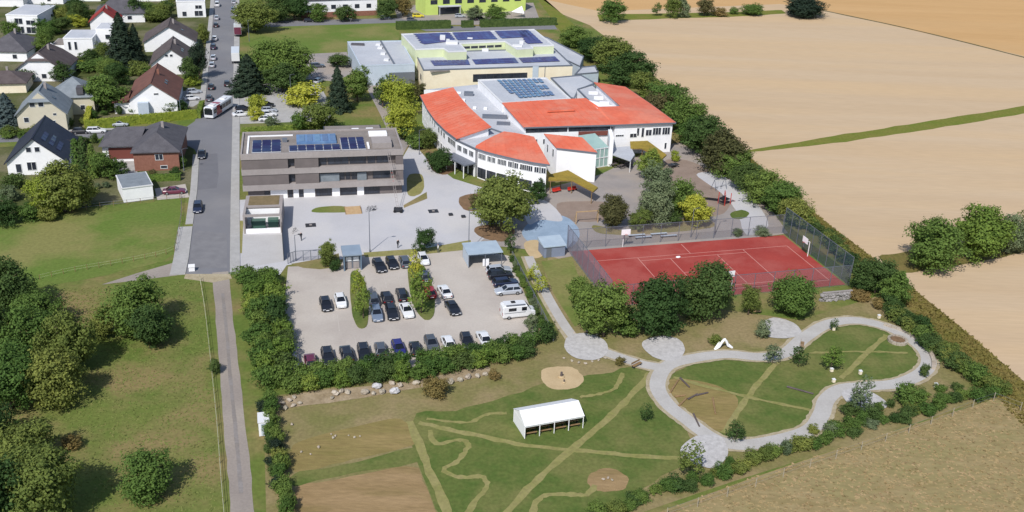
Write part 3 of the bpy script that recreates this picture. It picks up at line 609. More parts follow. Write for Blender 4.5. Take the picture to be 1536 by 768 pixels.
def school():
    Zs = 7.0
    # curved left wing
    oA = [(630, 143), (640, 163), (652, 180), (667, 195), (684, 208)]; iA = [(680, 131), (690, 145), (703, 160), (719, 175), (737, 190)]
    t = thing("school_wing", "curved white school wing under an orange roof, nearest the yellow-green trees", "school", centroid(gpts(oA)))
    o, i = roofed(t, oA, Zs, iA, 8.6)
    for k in range(4):
        wall_windows(t, o[k], o[k + 1], 4.3, 1.5, 1.5, 3, 1); wall_windows(t, o[k], o[k + 1], .9, 1.5, 1.6, 3, 1)
    q_ = [G(x, y, 8.0) for x, y in ((686, 166), (698, 165.5), (700, 170), (688, 171))]; MB().slab(q_, .25).build("skylight", m_tile_br, t, world=True)
    # front curved wing
    oD = [(713, 222), (728, 227), (743, 231), (760, 235), (777, 239), (800, 243.5), (825, 247)]; iD = [(714.5, 218), (728, 210), (742, 203), (756, 197), (772, 199), (787, 202), (801, 205)]
    t2 = thing("school_wing", "curved white school wing with a fan-shaped orange roof behind the big plaza tree", "school", centroid(gpts(oD)))
    o, i = roofed(t2, oD, Zs, iD, [7.3, 7.7, 8.0, 8.2, 8.2, 8.2, 8.2])
    for k in range(6):
        wall_windows(t2, o[k], o[k + 1], 4.6, 1.55 if k > 2 else 1.2, 1.35, 2, 2, .3)
        wall_windows(t2, o[k], o[k + 1], .3, 1.5, 2.3, 2, 1, .4, fm=m_framed)
    wall_windows(t2, o[-1], i[0], 4.4, .9, 1.8, 2, 0)
    # link block with the entrance between the two
    ring = [G(684, 209.5, 6.6), G(713, 223, 6.6), G(757, 199, 6.6), G(737, 192, 6.6)]
    t3 = thing("school_entrance_block", "flat-roofed white entrance block joining the two curved school wings", "school", centroid(ring))
    flat_block(t3, ring, 6.6, m_white, m_flat, trim=m_metal)
    wall_windows(t3, ring[0], ring[1], 4.3, 1.7, 1.4, 3, 2, .3)
    d = (ring[1] - ring[0]).normalized(); n = Vector((d.y, -d.x, 0))
    wall_windows(t3, ring[0], ring[1], .05, 1.7, 2.6, 3, 1, .3, fm=m_framed, door=True)
    e = [ring[0] + n * .05 - d * .6, ring[1] + n * .05 + d * .3, ring[1] + n * 3.0 + d * .3, ring[0] + n * 3.0 - d * .6]
    MB().prism(e, 3.1, 3.4).build("entrance_canopy", m_metal, t3, world=True)
    for f in (.1, .5, .9):
        p = e[3].lerp(e[2], f) - n * .3; MB().box(p.x - .1, p.x + .1, p.y - .1, p.y + .1, 0, 3.1).build("column", m_whitemetal, t3, world=True)
    # middle and right wings share one eave line
    fB = [(786, 191), (853, 189), (921, 187)]; bB = [(753, 154), (816, 150), (879, 147)]
    t4 = thing("school_wing", "middle school wing with a broad orange roof over a dark window strip", "school", centroid(gpts(fB)))
    o, i = roofed(t4, fB, 7.6, bB, 9.0)
    for k in range(2): wall_windows(t4, o[k], o[k + 1], 6.1, 2.1, 1.0, 5, 1, .2, fm=m_framed)
    wall_windows(t4, o[0], o[1], 3.2, 1.6, 1.3, 3, 1)
    d = (o[2] - o[1]).normalized(); n = Vector((d.y, -d.x, 0)); a = o[1].lerp(o[2], .25)
    pts = [a + n * .01, o[2] - d * .5 + n * .01, o[2] - d * .5 + n * .35, a + n * .35]
    MB().prism(pts, 5.0, 6.0).build("cladding_band", m_redbrown, t4, world=True)
    rd = [G(x, y, 8.9) for x, y in ((822, 162), (861, 160.5), (862, 164), (821, 166))]
    MB().slab(rd, .4).build("roof_monitor", m_orange, t4, world=True)
    # right wing
    ringpx = [((921, 187), 7.6), ((1014, 183.5), 7.6), ((975, 155), 7.6), ((938, 130), 7.6), ((891, 123), 8.6), ((931, 159), 8.6), ((898, 160), 8.8), ((879, 147.5), 9.0)]
    P = [G(*p, z) for p, z in ringpx]
    t5 = thing("school_wing", "right-hand school wing with an orange roof reaching towards the field trees", "school", centroid(P))
    mb = MB(); v = [p - t5.location for p in P]; lo = [p - Vector((0, 0, .22)) for p in v]; N = 8
    mb.add(v + lo, [(0, 1, 2, 5, 6), (2, 3, 4, 5), (0, 6, 7), (N + 6, N + 5, N + 2, N + 1, N), (N + 5, N + 4, N + 3, N + 2), (N + 7, N + 6, N)] + [(i, N + i, N + (i + 1) % N, (i + 1) % N) for i in range(N)])
    mb.build("roof", m_orange, t5)
    ins = inset(P, .55); MB().prism(ins, 0, [p.z - .28 for p in P]).build("wall", m_white, t5, world=True)
    mb = MB()
    for a, b in ((0, 1), (1, 2), (2, 3)): mb.bar(P[a] - Vector((0, 0, .2)), P[b] - Vector((0, 0, .2)), .14, .4)
    mb.build("gutter", m_metal, t5, world=True)
    d = (ins[1] - ins[0]).normalized(); of = off2(t5); kx = (ins[1] - ins[0]).length / 17.3
    for s_, z, w, h, mu in ((.4, 4.4, 2.4, .5, 3), (4.6, 4.0, 2.2, 1.1, 1), (6.6, 4.4, .8, 2.0, 0), (8.0, 4.0, .9, 2.4, 0), (9.3, 4.3, 1.9, 1.6, 1), (11.4, 4.4, 2.6, 1.9, 2), (14.3, 4.4, 2.4, 1.9, 2), (3.0, .5, 2.6, 1.2, 2), (15.4, .8, .7, 1.6, 0)): window(t5, ins[0], d, s_ * kx, z, w * kx, h, mu, off=of)
    wall_windows(t5, ins[1], ins[2], 4.4, 1.8, 1.6, 4, 1); wall_windows(t5, ins[2], ins[3], 4.4, 1.8, 1.6, 4, 1)
    # flat inner roof of the right wing
    ring = [G(x, y, 6.8) for x, y in ((866, 133), (889, 126), (933, 163), (897, 164.5))]
    t6 = thing("school_link", "low pale flat roof with bright skylights inside the right-hand orange wing", "school", centroid(ring))
    flat_block(t6, ring, 6.8, m_white, m_flat, trim=m_metal)
    for k in range(3):
        f = .3 + k * .22; p = ring[0].lerp(ring[3], f).lerp(ring[1].lerp(ring[2], f), .55); MB().box(p.x - 1.2, p.x + 1.2, p.y - .8, p.y + .8, 6.5, 6.95).build("skylight", m_white, t6, world=True)
    # hall with pale solar panels
    ring = [G(x, y, 8.4) for x, y in ((753, 154), (856, 147.5), (819, 116), (717, 119))]
    t7 = thing("school_hall", "white school hall with rows of pale blue solar panels on its flat roof", "school", centroid(ring))
    flat_block(t7, ring, 8.4, m_white, m_flat, trim=m_whitemetal)
    qd = [G(x, y, 8.3) for x, y in ((772, 148), (832, 143), (812, 118), (744, 120))]
    panels(t7, qd, 9, 8, m_pvl, gap=.28, skip=lambda i, j: (i < (7 - j) // 3 - 1) or (j % 3 == 2 and i > 6))
    # low flat roofs between left wing and hall
    ring = [G(x, y, 6.0) for x, y in ((636, 134), (716, 126), (792, 200), (756, 201), (738, 193), (718, 177), (692, 149), (681, 134))]
    t8 = thing("school_link", "low pale flat roof between the curved left wing and the school hall", "school", centroid(ring))
    MB().prism([Vector((p.x, p.y, 0)) for p in ring], 0, 5.8).build("wall", m_white, t8, world=True)
    MB().prism(inset(ring, .1), 5.8, 5.9).build("roof", m_flat, t8, world=True)
    for (x, y, w, d_, h) in ((703, 143, 2.4, 1.6, .9), (695, 152, .9, .9, .6), (712, 163, .8, .8, .5), (728, 164, .8, .8, .5), (688, 140, 1.2, .6, .4), (755, 186, 3.2, 2.2, .3), (742, 177, 6, 1.6, .7)):
        p = G(x, y, 5.9); MB().box(p.x - w / 2, p.x + w / 2, p.y - d_ / 2, p.y + d_ / 2, 5.9, 5.9 + h).build("roof_vent", m_metal if w > 2 else m_white, t8, world=True)
    ring = [G(x, y, 5.4) for x, y in ((826, 116), (872, 112), (893, 124), (868, 134), (862, 147), (856, 146))]
    t9 = thing("school_link", "low grey flat roof between the school hall and the sports hall", "school", centroid(ring))
    flat_block(t9, ring, 5.4, m_white, m_flat, trim=m_metal)
    # wedge block
    oE = [(835, 222), (896.5, 229)]; iE = [(816, 200.5), (873.5, 206)]
    t10 = thing("school_wedge_block", "windowless white wedge block with its own orange roof facing the yard", "school", centroid(gpts(oE)))
    o, i = roofed(t10, oE, Zs, iE, 7.9, ov=.15)
    wall_windows(t10, i[1], o[0], 4.2, .9, 1.9, 2, 0, .4)
    # glazed stair bay
    a = G(886, 253); b = G(911, 249); d = (b - a); u = d.normalized(); n = Vector((-u.y, u.x, 0))
    t11 = thing("glazed_stair_bay", "pale green glazed stair bay between the white wedge block and right wing", "school", a)
    ring = [a, b, b + n * 6, a + n * 6]
    MB().prism([p - a for p in ring], 0, [4.6, 4.6, 6.2, 6.2]).build("glass_body", m_glassl, t11)
    for k in range(5):
        p = d * (k / 4); MB().box(p.x - .08, p.x + .08, p.y - .1, p.y + .04, 0, 4.7).build("mullion", m_whitemetal, t11)
    for z in (.05, 2.3, 4.55): MB().bar(Vector((0, -.06, z)), d + Vector((0, -.06, z)), .14, .18).build("transom", m_whitemetal, t11)
    p = b - a; MB().box(p.x + .1, p.x + 1.0, p.y - .2, p.y + 6, 0, 7.0).build("pier", m_white, t11)
    # sedum canopies
    for lab, top, zc, posts in (("sedum-green wedge canopy over the benches at the windowless white block", [(822, 262), (852, 255), (897, 281), (890, 287), (858, 270), (823, 270)], 3.1, [(826, 270), (858, 270), (888, 285), (842, 262)]),
                         ("sedum-green canopy in front of the right-hand school wing", [(945, 211), (966, 207), (1000, 232), (993, 238), (962, 222), (946, 222)], 3.1, [(948, 221), (964, 221), (992, 236), (966, 210)])):
        P = [G(x, y, zc) for x, y in top]; c = thing("yard_canopy", lab, "canopy", centroid(P))
        MB().slab(P, .18).build("roof", m_sedum, c, world=True); MB().slab([p - Vector((0, 0, .19)) for p in P], .14).build("edge_beam", m_wood, c, world=True)
        for x, y in posts:
            p = G(x, y, zc); MB().tube((p.x, p.y, 0), (p.x, p.y, zc - .3), .09).build("post", m_wood, c, world=True)
    # entrance slab roof near the right wing, with seating steps in front
    P = [G(x, y, 2.9) for x, y in ((912, 222), (946, 219), (952, 232), (946, 241), (912, 229))]
    c = thing("porch_roof", "pale flat porch roof by the seating benches at the right school wing", "canopy", centroid(P))
    MB().slab(P, .25).build("roof", m_flat, c, world=True)
    for p in (P[0], P[3], P[4], P[2]): MB().tube((p.x, p.y + .2, 0), (p.x, p.y + .2, 2.66), .1).build("post", m_whitemetal, c, world=True)
school()

# ---------------------------------------------------------------- sports hall
def gym():
    zl, zu = 6.6, 9.0
    low = [G(x, y, zl) for x, y in ((635, 104.5), (859, 97.5), (832, 72), (622, 78))]
    t = thing("sports_hall", "pale lime and cream sports hall with dark blue solar fields on stepped roofs", "sports hall", centroid(low))
    flat_block(t, low, zl, m_cream, m_flat, trim=m_metal)
    up = [G(x, y, zu) for x, y in ((623, 73.5), (665, 72), (672, 77), (700, 76), (690, 64.5), (757, 61.5), (775, 73), (800, 71.5), (797, 68.5), (831, 67.5), (801, 43.5), (602, 50.5))]
    flat_block(t, up, zu, m_lime, m_flat, trim=m_whitemetal, name="upper_wall")
    MB().bar(low[0] + Vector((2, -.1, 6.1 - zl)), low[0].lerp(low[1], .17) + Vector((0, -.1, 6.1 - zl)), .5, .25).build("eave_canopy", m_flatd, t, world=True)
    def pv(px, z, nx, ny): panels(t, [G(x, y, z) for x, y in px], nx, ny, m_pv, gap=.06, lift=.15)
    z = zu - .25
    pv([(634, 67), (682, 61), (672, 48.5), (622, 51)], z, 8, 5); pv([(686, 60.5), (746, 59), (735, 47), (678, 48.5)], z, 9, 4); pv([(752, 58), (790, 56), (778, 46), (743, 47)], z, 5, 4); pv([(790, 66), (814, 65), (791, 45.5), (779, 46)], z, 3, 6)
    z = zl - .25
    pv([(651, 99), (705, 97.5), (702, 90), (645, 91.5)], z, 9, 3); pv([(713, 97), (778, 95), (772, 87), (708, 90)], z, 10, 3); pv([(784, 94.5), (840, 92.5), (832, 85), (778, 87.5)], z, 9, 3)
    d = (low[1] - low[0]).normalized(); Ln = (low[1] - low[0]).length
    window(t, low[0], d, Ln * .325, 2.6, Ln * .365, 2.2, 7, off=off2(t), fm=m_framed)
    p = low[0].lerp(low[1], .725); q_ = low[0].lerp(low[1], .765); n = Vector((d.y, -d.x, 0))
    MB().prism([p, q_, q_ + n * .12, p + n * .12], 0, 6.6).build("downpipe_panel", m_bluegrey, t, world=True)
    p = low[0].lerp(low[1], .81); MB().box(p.x - .08, p.x + .08, p.y - .14, p.y - .01, 0, 6.6).build("downpipe", m_metal, t, world=True)
    wall_windows(t, low[3], low[0], 2.2, 2.2, 1.6, 2, 1, fm=m_framed)
    # band of windows in the roof court, roof lights and vents
    wall_windows(t, up[4], up[5], zl + .6, 2.2, .7, 5, 1, fm=m_framed)
    for (x, y, z, w, h) in ((664, 60, zu, 1.6, 1.6), (678, 65, zu, 3.6, .8), (672, 62, zu, 1.0, .8), (776, 69, zu, 3.0, .5), (782, 66, zu, 1.2, 1.1), (705, 58.5, zu, 1.6, .5), (690, 86, zl, 1.5, .9), (728, 76, zl, 2.0, .8)):
        p = G(x, y, z - .2); MB().box(p.x - w / 2, p.x + w / 2, p.y - w / 3, p.y + w / 3, z - .3, z - .3 + h).build("roof_vent", m_whitemetal, t, world=True)
    # left annex
    ring = [G(x, y, 6.0) for x, y in ((540, 98), (622, 95.5), (602, 60.5), (521, 62))]
    a = thing("sports_hall_annex", "pale blue-grey flat annex on the left of the sports hall", "sports hall", centroid(ring))
    flat_block(a, ring, 6.0, m_bluegrey, m_flat, trim=m_bluegrey)
    p = ring[0].lerp(ring[1], .52); q_ = ring[1]; d = (q_ - p).normalized(); n = Vector((d.y, -d.x, 0))
    MB().prism([p + n * .01, q_ + n * .01, q_ + n * .15, p + n * .15], 0, 3.6).build("dark_lower_panel", m_metal, a, world=True)
    s = ring[0].lerp(ring[1], .62); e = ring[3].lerp(ring[2], .62); MB().bar(s + Vector((0, .5, .05)), e + Vector((0, -.5, .05)), .5, .25).build("roof_upstand", m_metal, a, world=True)
    for f in (.2, .45, .7, .85):
        p = s.lerp(e, f) - (ring[1] - ring[0]).normalized() * 1.4; MB().box(p.x - .7, p.x + .7, p.y - .9, p.y + .9, 5.7, 6.2).build("skylight", m_whitemetal, a, world=True)
    p = G(527, 66, 6.0); MB().box(p.x, p.x + 4, p.y - .6, p.y + .6, 5.7, 6.3).build("roof_vent", m_tile_d, a, world=True)
    # right annex
    ring = [G(x, y, 4.4) for x, y in ((838, 84), (870, 99), (876, 84), (822, 56), (806, 52))]
    b = thing("sports_hall_annex", "low grey flat annex on the right of the sports hall by the field trees", "sports hall", centroid(ring))
    flat_block(b, ring, 4.4, m_bluegrey, m_flat, trim=m_metal)
    ring = [G(x, y, 3.6) for x, y in ((862, 111), (898, 108), (893, 98), (872, 100)) ]
    b = thing("sports_hall_store", "small grey flat store at the right front corner of the sports hall", "shed", centroid(ring))
    flat_block(b, ring, 3.6, m_bluegrey, m_flat, trim=m_metal)
gym()

# ---------------------------------------------------------------- sheds and shelters near the car park
def sheds():
    o, ang, LN = frame_at((516, 407), (543, 405), 0)
    t = thing("entrance_kiosk", "small blue-grey kiosk with bright window panels at the top of the car park", "kiosk", o, ang); D = 3.6; H = 2.9
    km = mat("kiosk_blue", (116, 136, 156), (106, 126, 146), scale=.6, rough=.6)
    MB().box(.15, LN - .15, .9, D, 0, H).build("wall", m_metal, t); MB().box(0, .2, 0, .9, 0, H).build("side_fin", km, t); MB().box(LN - .2, LN, 0, .9, 0, H).build("side_fin", km, t)
    MB().prism([(-.1, -.1), (LN + .1, -.1), (LN + .1, D + .1), (-.1, D + .1)], H, [H + .25, H + .25, H + .45, H + .45]).build("roof", mat("kiosk_roof", (150, 166, 184), (140, 156, 174), scale=.5, rough=.6), t)
    for x in (.45, 1.75): window(t, (0, .9), (1, 0), x, 1.5, 1.0, .8, 0, gm=m_white)
    for x in (.45, 1.75): MB().box(x, x + 1.0, .84, .898, .1, 1.3).build("door", m_concrete, t)
    o, ang, LN = frame_at((703, 402), (752, 398), 0)
    t = thing("cycle_shelter", "pale blue flat-roofed cycle shelter behind the side-on parked cars", "shelter", o, ang); D = 5.0; H = 2.6
    sm = mat("shelter_roof", (184, 200, 214), (172, 188, 204), scale=.5, rough=.5)
    MB().box(-.2, LN + .2, -.2, D, H, H + .18).build("roof", sm, t)
    for x in (0, LN / 2, LN):
        for y in (0, D - .3): MB().tube((x, y, 0), (x, y, H), .07).build("post", m_metal, t)
    MB().box(0, LN, D - .28, D - .2, .1, H).build("back_wall", m_bluegrey, t); MB().box(-.05, .03, 0, D - .3, .1, H).build("side_wall", m_bluegrey, t)
    MB().box(2.6, LN * .62, .05, .12, .1, 1.5).build("front_panel", m_white, t)
    # play shed by the blue surface
    o, ang, LN = frame_at((816, 387), (847, 384), 0)
    t = thing("play_shed", "blue-grey play shed between the sand pit and the red court", "shed", o, ang); D = 3.4; H = 2.1
    MB().box(0, LN, 0, D, 0, H).build("wall", mat("shed_bluegrey", (140, 150, 172), (130, 140, 162), scale=.7, rough=.8), t)
    MB().prism([(-.2, -.2), (LN + .2, -.2), (LN + .2, D + .2), (-.2, D + .2)], H, [H + .15, H + .15, H + .7, H + .7]).build("roof", sm, t)
    MB().box(.4, 1.4, -.03, -.002, .05, 2.0).build("door", m_metal, t)
    # white hut in the hedge beside the field track
    o = G(389, 655); t = thing("site_hut", "small white hut in the hedge beside the field track", "hut", o, GA)
    MB().box(0, 1.35, 0, 2.3, 0.05, 2.1).build("wall", m_white, t); MB().box(-.08, 1.43, -.08, 2.38, 2.1, 2.2).build("roof", m_whitemetal, t); MB().box(.3, 1.0, -.03, -.002, .1, 1.9).build("door", m_bluegrey, t)
    # garage by the street
    o, ang, LN = frame_at((186, 304), (231, 298), 0); t = thing("garage", "white flat-roofed garage at the edge of the green meadow", "garage", o, ang); D = 8.2; H = 2.9
    MB().box(0, LN, 0, D, 0, H).build("wall", m_white, t); MB().box(-.12, LN + .12, -.12, D + .12, H, H + .22).build("roof_edge", m_whitemetal, t); MB().box(.1, LN - .1, .1, D - .1, H + .22, H + .27).build("roof", m_tile_g, t)
    MB().box(LN, LN + .03, 3, 5.4, .02, 2.3).build("garage_door", m_metal, t)
sheds()

# ---------------------------------------------------------------- houses
def house(label, cpx, ang, w, l, eave, ridge, wall_m, roof_m, kind="gable", front=(), side=(), chimney=True, hip=0.0, dormer=None, gm=None, roofwin=0):
    """cpx: picture point of the middle of the front (gable) wall's base; w across the front, l going back"""
    o = cpx if isinstance(cpx, Vector) else G(*cpx); t = thing("house", label, "house", o, ang, None); gm = gm or wall_m
    hw = w / 2; ov = .5
    sl = (ridge - eave) / hw
    if kind == "gable":
        MB().prism([(-hw, 0), (hw, 0), (hw, l), (-hw, l)], 0, eave).build("wall", wall_m, t)
        for y0, y1 in ((0, .3), (l - .3, l)):
            MB().add([(-hw, y0, eave), (hw, y0, eave), (0, y0, ridge - .05), (-hw, y1, eave), (hw, y1, eave), (0, y1, ridge - .05)], [(0, 1, 2), (5, 4, 3), (0, 2, 5, 3), (2, 1, 4, 5), (0, 3, 4, 1)]).build("gable", gm, t)
        h_ = hip
        for s in (-1, 1):
            a = Vector((s * (hw + ov), -ov, eave - sl * ov)); b = Vector((s * (hw + ov), l + ov, eave - sl * ov)); c = Vector((0, l + ov - h_, ridge)); d = Vector((0, -ov + h_, ridge))
            pts = [a, b, c, d]
            if h_: pts = [a, b, Vector((s * hw * .45, l + ov, ridge - sl * hw * .45)), c, d, Vector((s * hw * .45, -ov, ridge - sl * hw * .45))]
            up = Vector((0, 0, .24)); MB().slab([p + up for p in pts], .22).build("roof", roof_m, t)
        if h_:
            for y, e in ((-ov, 1), (l + ov, -1)):
                z = ridge - sl * hw * .45 + .24; MB().slab([(-hw * .45, y, z), (hw * .45, y, z), (0, y + e * h_, ridge + .24)], .18).build("half_hip", roof_m, t)
        MB().box(-.14, .14, -ov + h_, l + ov - h_, ridge + .17, ridge + .3).build("ridge", roof_m, t)
    elif kind == "hip":
        MB().prism([(-hw, 0), (hw, 0), (hw, l), (-hw, l)], 0, eave).build("wall", wall_m, t)
        e = ov; r0, r1 = (hw * .9, l - hw * .9) if l > w else (l / 2, l / 2)
        xr = 0 if l >= w else hw - l / 2 * .9
        A = [(-hw - e, -e, eave - .1), (hw + e, -e, eave - .1), (hw + e, l + e, eave - .1), (-hw - e, l + e, eave - .1)]
        B = [(-xr, r0, ridge), (xr, r0, ridge), (xr, r1, ridge), (-xr, r1, ridge)]
        v = A + B + [(p[0], p[1], p[2] - .22) for p in A]
        fs = [(0, 1, 5, 4), (1, 2, 6, 5), (2, 3, 7, 6), (3, 0, 4, 7), (11, 10, 9, 8)] + [(i, 8 + i, 8 + (i + 1) % 4, (i + 1) % 4) for i in range(4)] + [(4, 5, 6, 7)]
        MB().add(v, fs).build("roof", roof_m, t)
    elif kind == "flat":
        MB().box(-hw, hw, 0, l, 0, eave).build("wall", wall_m, t); MB().box(-hw - .1, hw + .1, -.1, l + .1, eave, eave + .3).build("parapet", wall_m, t)
        MB().box(-hw + .25, hw - .25, .25, l - .25, eave + .3, eave + .36).build("roof", roof_m, t)
    for (x, z, ww, hh, mu) in front:
        window(t, (-hw, 0), (1, 0), x + hw - ww / 2, z, ww, hh, mu)
    for (y, z, ww, hh, mu) in side:
        window(t, (hw, 0), (0, 1), y, z, ww, hh, mu); window(t, (-hw, l), (0, -1), l - y - ww, z, ww, hh, mu)
    if kind != "flat":
        for k in range(roofwin):
            x = hw * .5; z = ridge - sl * x + .3 if kind == "gable" else eave + (ridge - eave) * .45
            r = MB().box(-.4, .4, -.55, .55, -.05, .08).build("roof_window", m_glass, t); r.location = (x, l * .35 + k * 2.2, z); r.rotation_euler = (0, math.atan(sl), 0)
        if chimney:
            c = MB().box(-.28, .28, -.28, .28, -1.2, .8).build("chimney", m_brick if chimney == 2 else m_concrete, t); c.location = (hw * .15, l * .55, ridge + .1)
    return t
h1 = house("white house with a steep navy roof of solar tiles at the left edge", Vector((-102.3, 201.2, 0)), GA, 11.6, 16.0, 3.0, 8.0, m_white, m_tile_b, front=((-1.1, 5.0, 1.1, 1.2, 0), (.6, 5.0, 1.1, 1.2, 0), (-1.0, 1.0, 1.9, 1.9, 1), (2.9, 1.2, 1.1, 1.2, 0), (-3.6, .6, 1.2, 2, 0)), side=((3, 1, 1.2, 1.3, 0),), roofwin=2, chimney=False)
for k in range(9):
    p = MB().box(-.5, .5, -.75, .75, -.03, .03).build("solar_panel", m_pvn, h1); x = 1.6 + (k % 3) * 1.35; sl = 5.0 / 5.8
    p.location = (x, 3.2 + (k // 3) * 1.7, 8.0 - sl * x + .34); p.rotation_euler = (0, math.atan(sl), 0)
h2 = house("beige house with a pale grey half-hipped roof beyond the navy-roofed house", Vector((-113.8, 230.0, 0)), GA + R(1), 10.8, 11, 4.6, 9.6, m_beige, m_tile_g, hip=1.8, front=((-1.6, 6.2, 1.3, 1.2, 0), (.3, 6.2, 1.3, 1.2, 0), (-3.4, 2.5, 1.2, 1.3, 0), (3.0, 4.0, .8, .6, 0), (1.5, .8, 3, 2, 2)), roofwin=1)
x = thing("house_wing", "pale grey roofed rear wing attached to the beige half-hipped house", "house", G(112, 172), GA)
MB().prism([(-5, 0), (5, 0), (5, 10), (-5, 10)], 0, 4.6).build("wall", m_beige, x)
A = [(-5.5, -.5, 4.5), (5.5, -.5, 4.5), (5.5, 10.5, 4.5), (-5.5, 10.5, 4.5), (0, 4.6, 8.6), (0, 5.4, 8.6)]
MB().add(A, [(0, 1, 4), (1, 2, 5, 4), (2, 3, 5), (3, 0, 4, 5), (3, 2, 1, 0)]).build("roof", m_tile_g, x); window(x, (-5, 0), (1, 0), 6.6, 1.2, 1.2, 1.3, 0)
MB().box(1.2, 2.8, -.2, 2.6, 5.2, 7.0).build("dormer", m_tile_d, x)
h3 = house("white house with a red-brown tiled roof behind the long clipped hedge", Vector((-93.6, 248.6, 0)), GA - R(1), 11.8, 20, 3.6, 7.9, m_white, m_tile_r, front=((1.0, 4.8, 1.2, .5, 0), (-2.5, 1, 2.2, 1.8, 1)), side=((3, 1, 1.2, 1.3, 0),), roofwin=2, chimney=2)
MB().box(-9.5, -5.95, .5, 6.5, 0, 3.0).build("garage_wing", m_white, h3); MB().prism([(-9.9, -.1), (-5.6, -.1), (-5.6, 6.9), (-9.9, 6.9)], 3.0, [3.2, 4.6, 4.6, 3.2]).build("garage_roof", m_tile_r, h3)
MB().box(-9.0, -7.0, .45, .498, .05, 2.2).build("garage_door", m_whitemetal, h3)
MB().box(-3.6, -1.0, -1.6, -.05, 0, 3.2).build("porch", m_bluegrey, h3)
house("white gabled house with a grey-brown roof and twin attic windows by the street", Vector((-101.4, 287.5, 0)), GA, 11.5, 16, 3.2, 7.5, m_white, m_tile_br, front=((-1.2, 5.2, .9, .8, 0), (.1, 5.2, .9, .8, 0), (2.5, 1, 1.6, 1.4, 1)), roofwin=2)
house("white gabled house with a wide dark roof, farther up beside the street", Vector((-111.2, 315.5, 0)), GA, 15.5, 13, 3.2, 7.9, m_white, m_tile_br, front=((-2, 1, 1.4, 1.4, 0), (3.5, 1.2, 1.2, 1.2, 0)), roofwin=1)
hb = house("brick bungalow with a dark hipped roof at the street corner", Vector((-78.4, 206.4, 0)), GA - R(3), 9.4, 17, 4.5, 7.4, m_brick, m_tile_d, kind="hip", front=((.6, 2.4, 1.7, 1.4, 1), (1.4, .4, 1.5, .8, 0)), side=((4, 2.4, 1.4, 1.3, 0),), roofwin=1)
MB().prism([(-12.3, 7), (-4.75, 7), (-4.75, 16), (-12.3, 16)], 0, 3.8).build("wing_wall", m_white, hb); MB().box(-11.0, -5.4, 6.9, 6.995, .6, 3.2).build("recess", m_redbrown, hb)
MB().add([(-12.9, 6.0, 3.8), (-4.4, 6.0, 3.8), (-4.4, 16.6, 3.8), (-12.9, 16.6, 3.8), (-9.4, 11.3, 6.7), (-3.2, 11.3, 6.7)], [(0, 1, 5, 4), (1, 2, 5), (2, 3, 4, 5), (3, 0, 4), (3, 2, 1, 0)]).build("wing_roof", m_tile_d, hb)
house("white modern cube house with a recessed terrace at the upper left", Vector((-165.4, 332.0, 0)), GA - R(10), 10, 18, 6.0, 0, m_white, m_flat, kind="flat", front=((-1.2, 3.2, 2.6, 2.0, 1), (2.6, 3.0, 3.0, 1.6, 1), (-1.5, .2, 3.4, 2.3, 2), (2.4, .2, 3, 2.2, 1)), side=((5, 3, 2, 1.2, 0), (12, 3, 2, 1.2, 0)))
h8 = house("white stepped modern house with flat roofs beside the big conifer", Vector((-135.6, 304.6, 0)), GA - R(4), 8.4, 12, 5.4, 0, m_white, m_flat, kind="flat", front=((-2.6, 2.0, .9, 2.6, 0), (-.8, 2.0, .9, 2.6, 0), (2.6, .3, 1.2, 1.2, 0)), side=((3, 2, 1.4, 1.4, 0),))
MB().box(4.25, 9.4, 6, 15, 0, 7.2).build("upper_block", m_white, h8); MB().box(4.5, 9.1, 6.3, 14.7, 7.2, 7.35).build("roof", m_flat, h8); MB().box(-8.5, -4.25, 2, 12, 0, 3.0).build("side_block", m_white, h8); MB().box(-8.3, -4.5, 2.3, 11.7, 3.0, 3.12).build("roof", m_flatd, h8)
window(h8, (4.25, 6), (1, 0), 2.6, 4, 1.6, 1.5, 0)
house("dark brown hip-roofed house below the stepped white modern house", (62, 122), GA - R(6), 13, 14, 3.2, 7.8, m_white, m_tile_br, front=((-4, .8, 1.4, 1.4, 0), (1, .8, 1.4, 1.4, 0)), hip=2.0)
house("dark-roofed house at the left edge below the white cube house", (8, 92), GA - R(10), 13, 15, 3.2, 7.2, m_white, m_tile_d, kind="hip", front=((3, .8, 1.4, 1.4, 0),))
house("flat dark garage house at the left edge behind the blue spruce", (4, 140), GA, 12, 10, 2.9, 5.0, m_cream, m_tile_br, kind="hip")
house("dark hip-roofed house at the top left corner", (6, 10), GA - R(5), 14, 13, 3.4, 7.6, m_white, m_tile_d, kind="hip")
house("dark brown roofed house at the top edge left of the red roof", (66, 6), GA - R(5), 14, 12, 3.2, 7.0, m_white, m_tile_d, front=((2, 1, 1.4, 1.4, 0),))
house("white house with a small red tiled roof behind the stepped modern house", (158, 48), GA, 9, 10, 3.6, 7.2, m_white, m_tile_rr, front=((1, 1, 1.4, 1.4, 0),))
house("dark hip-roofed house behind the tall conifer at the top", (182, 34), GA + R(2), 16, 13, 3.4, 7.6, m_white, m_tile_d, kind="hip", front=((-4, 1, 1.4, 1.4, 0), (3, 1, 1.6, 1.4, 0)))
house("grey-brown roofed house at the top edge near the dark street trees", (120, 2), GA, 15, 12, 3.4, 7.4, m_white, m_tile_br, kind="hip")
house("white flat-roofed modern house at the top beside the street", (288, 26), GA + R(2), 10, 12, 5.6, 0, m_white, m_flat, kind="flat", front=((2.6, 3.0, 2.4, 1.4, 1), (-2.5, .4, 1.6, 1.8, 0), (2.5, .4, 3, 2, 1)))
house("dark-roofed house at the top between the modern house and the trees", (228, 2), GA, 14, 12, 3.4, 7.4, m_white, m_tile_d, kind="hip")
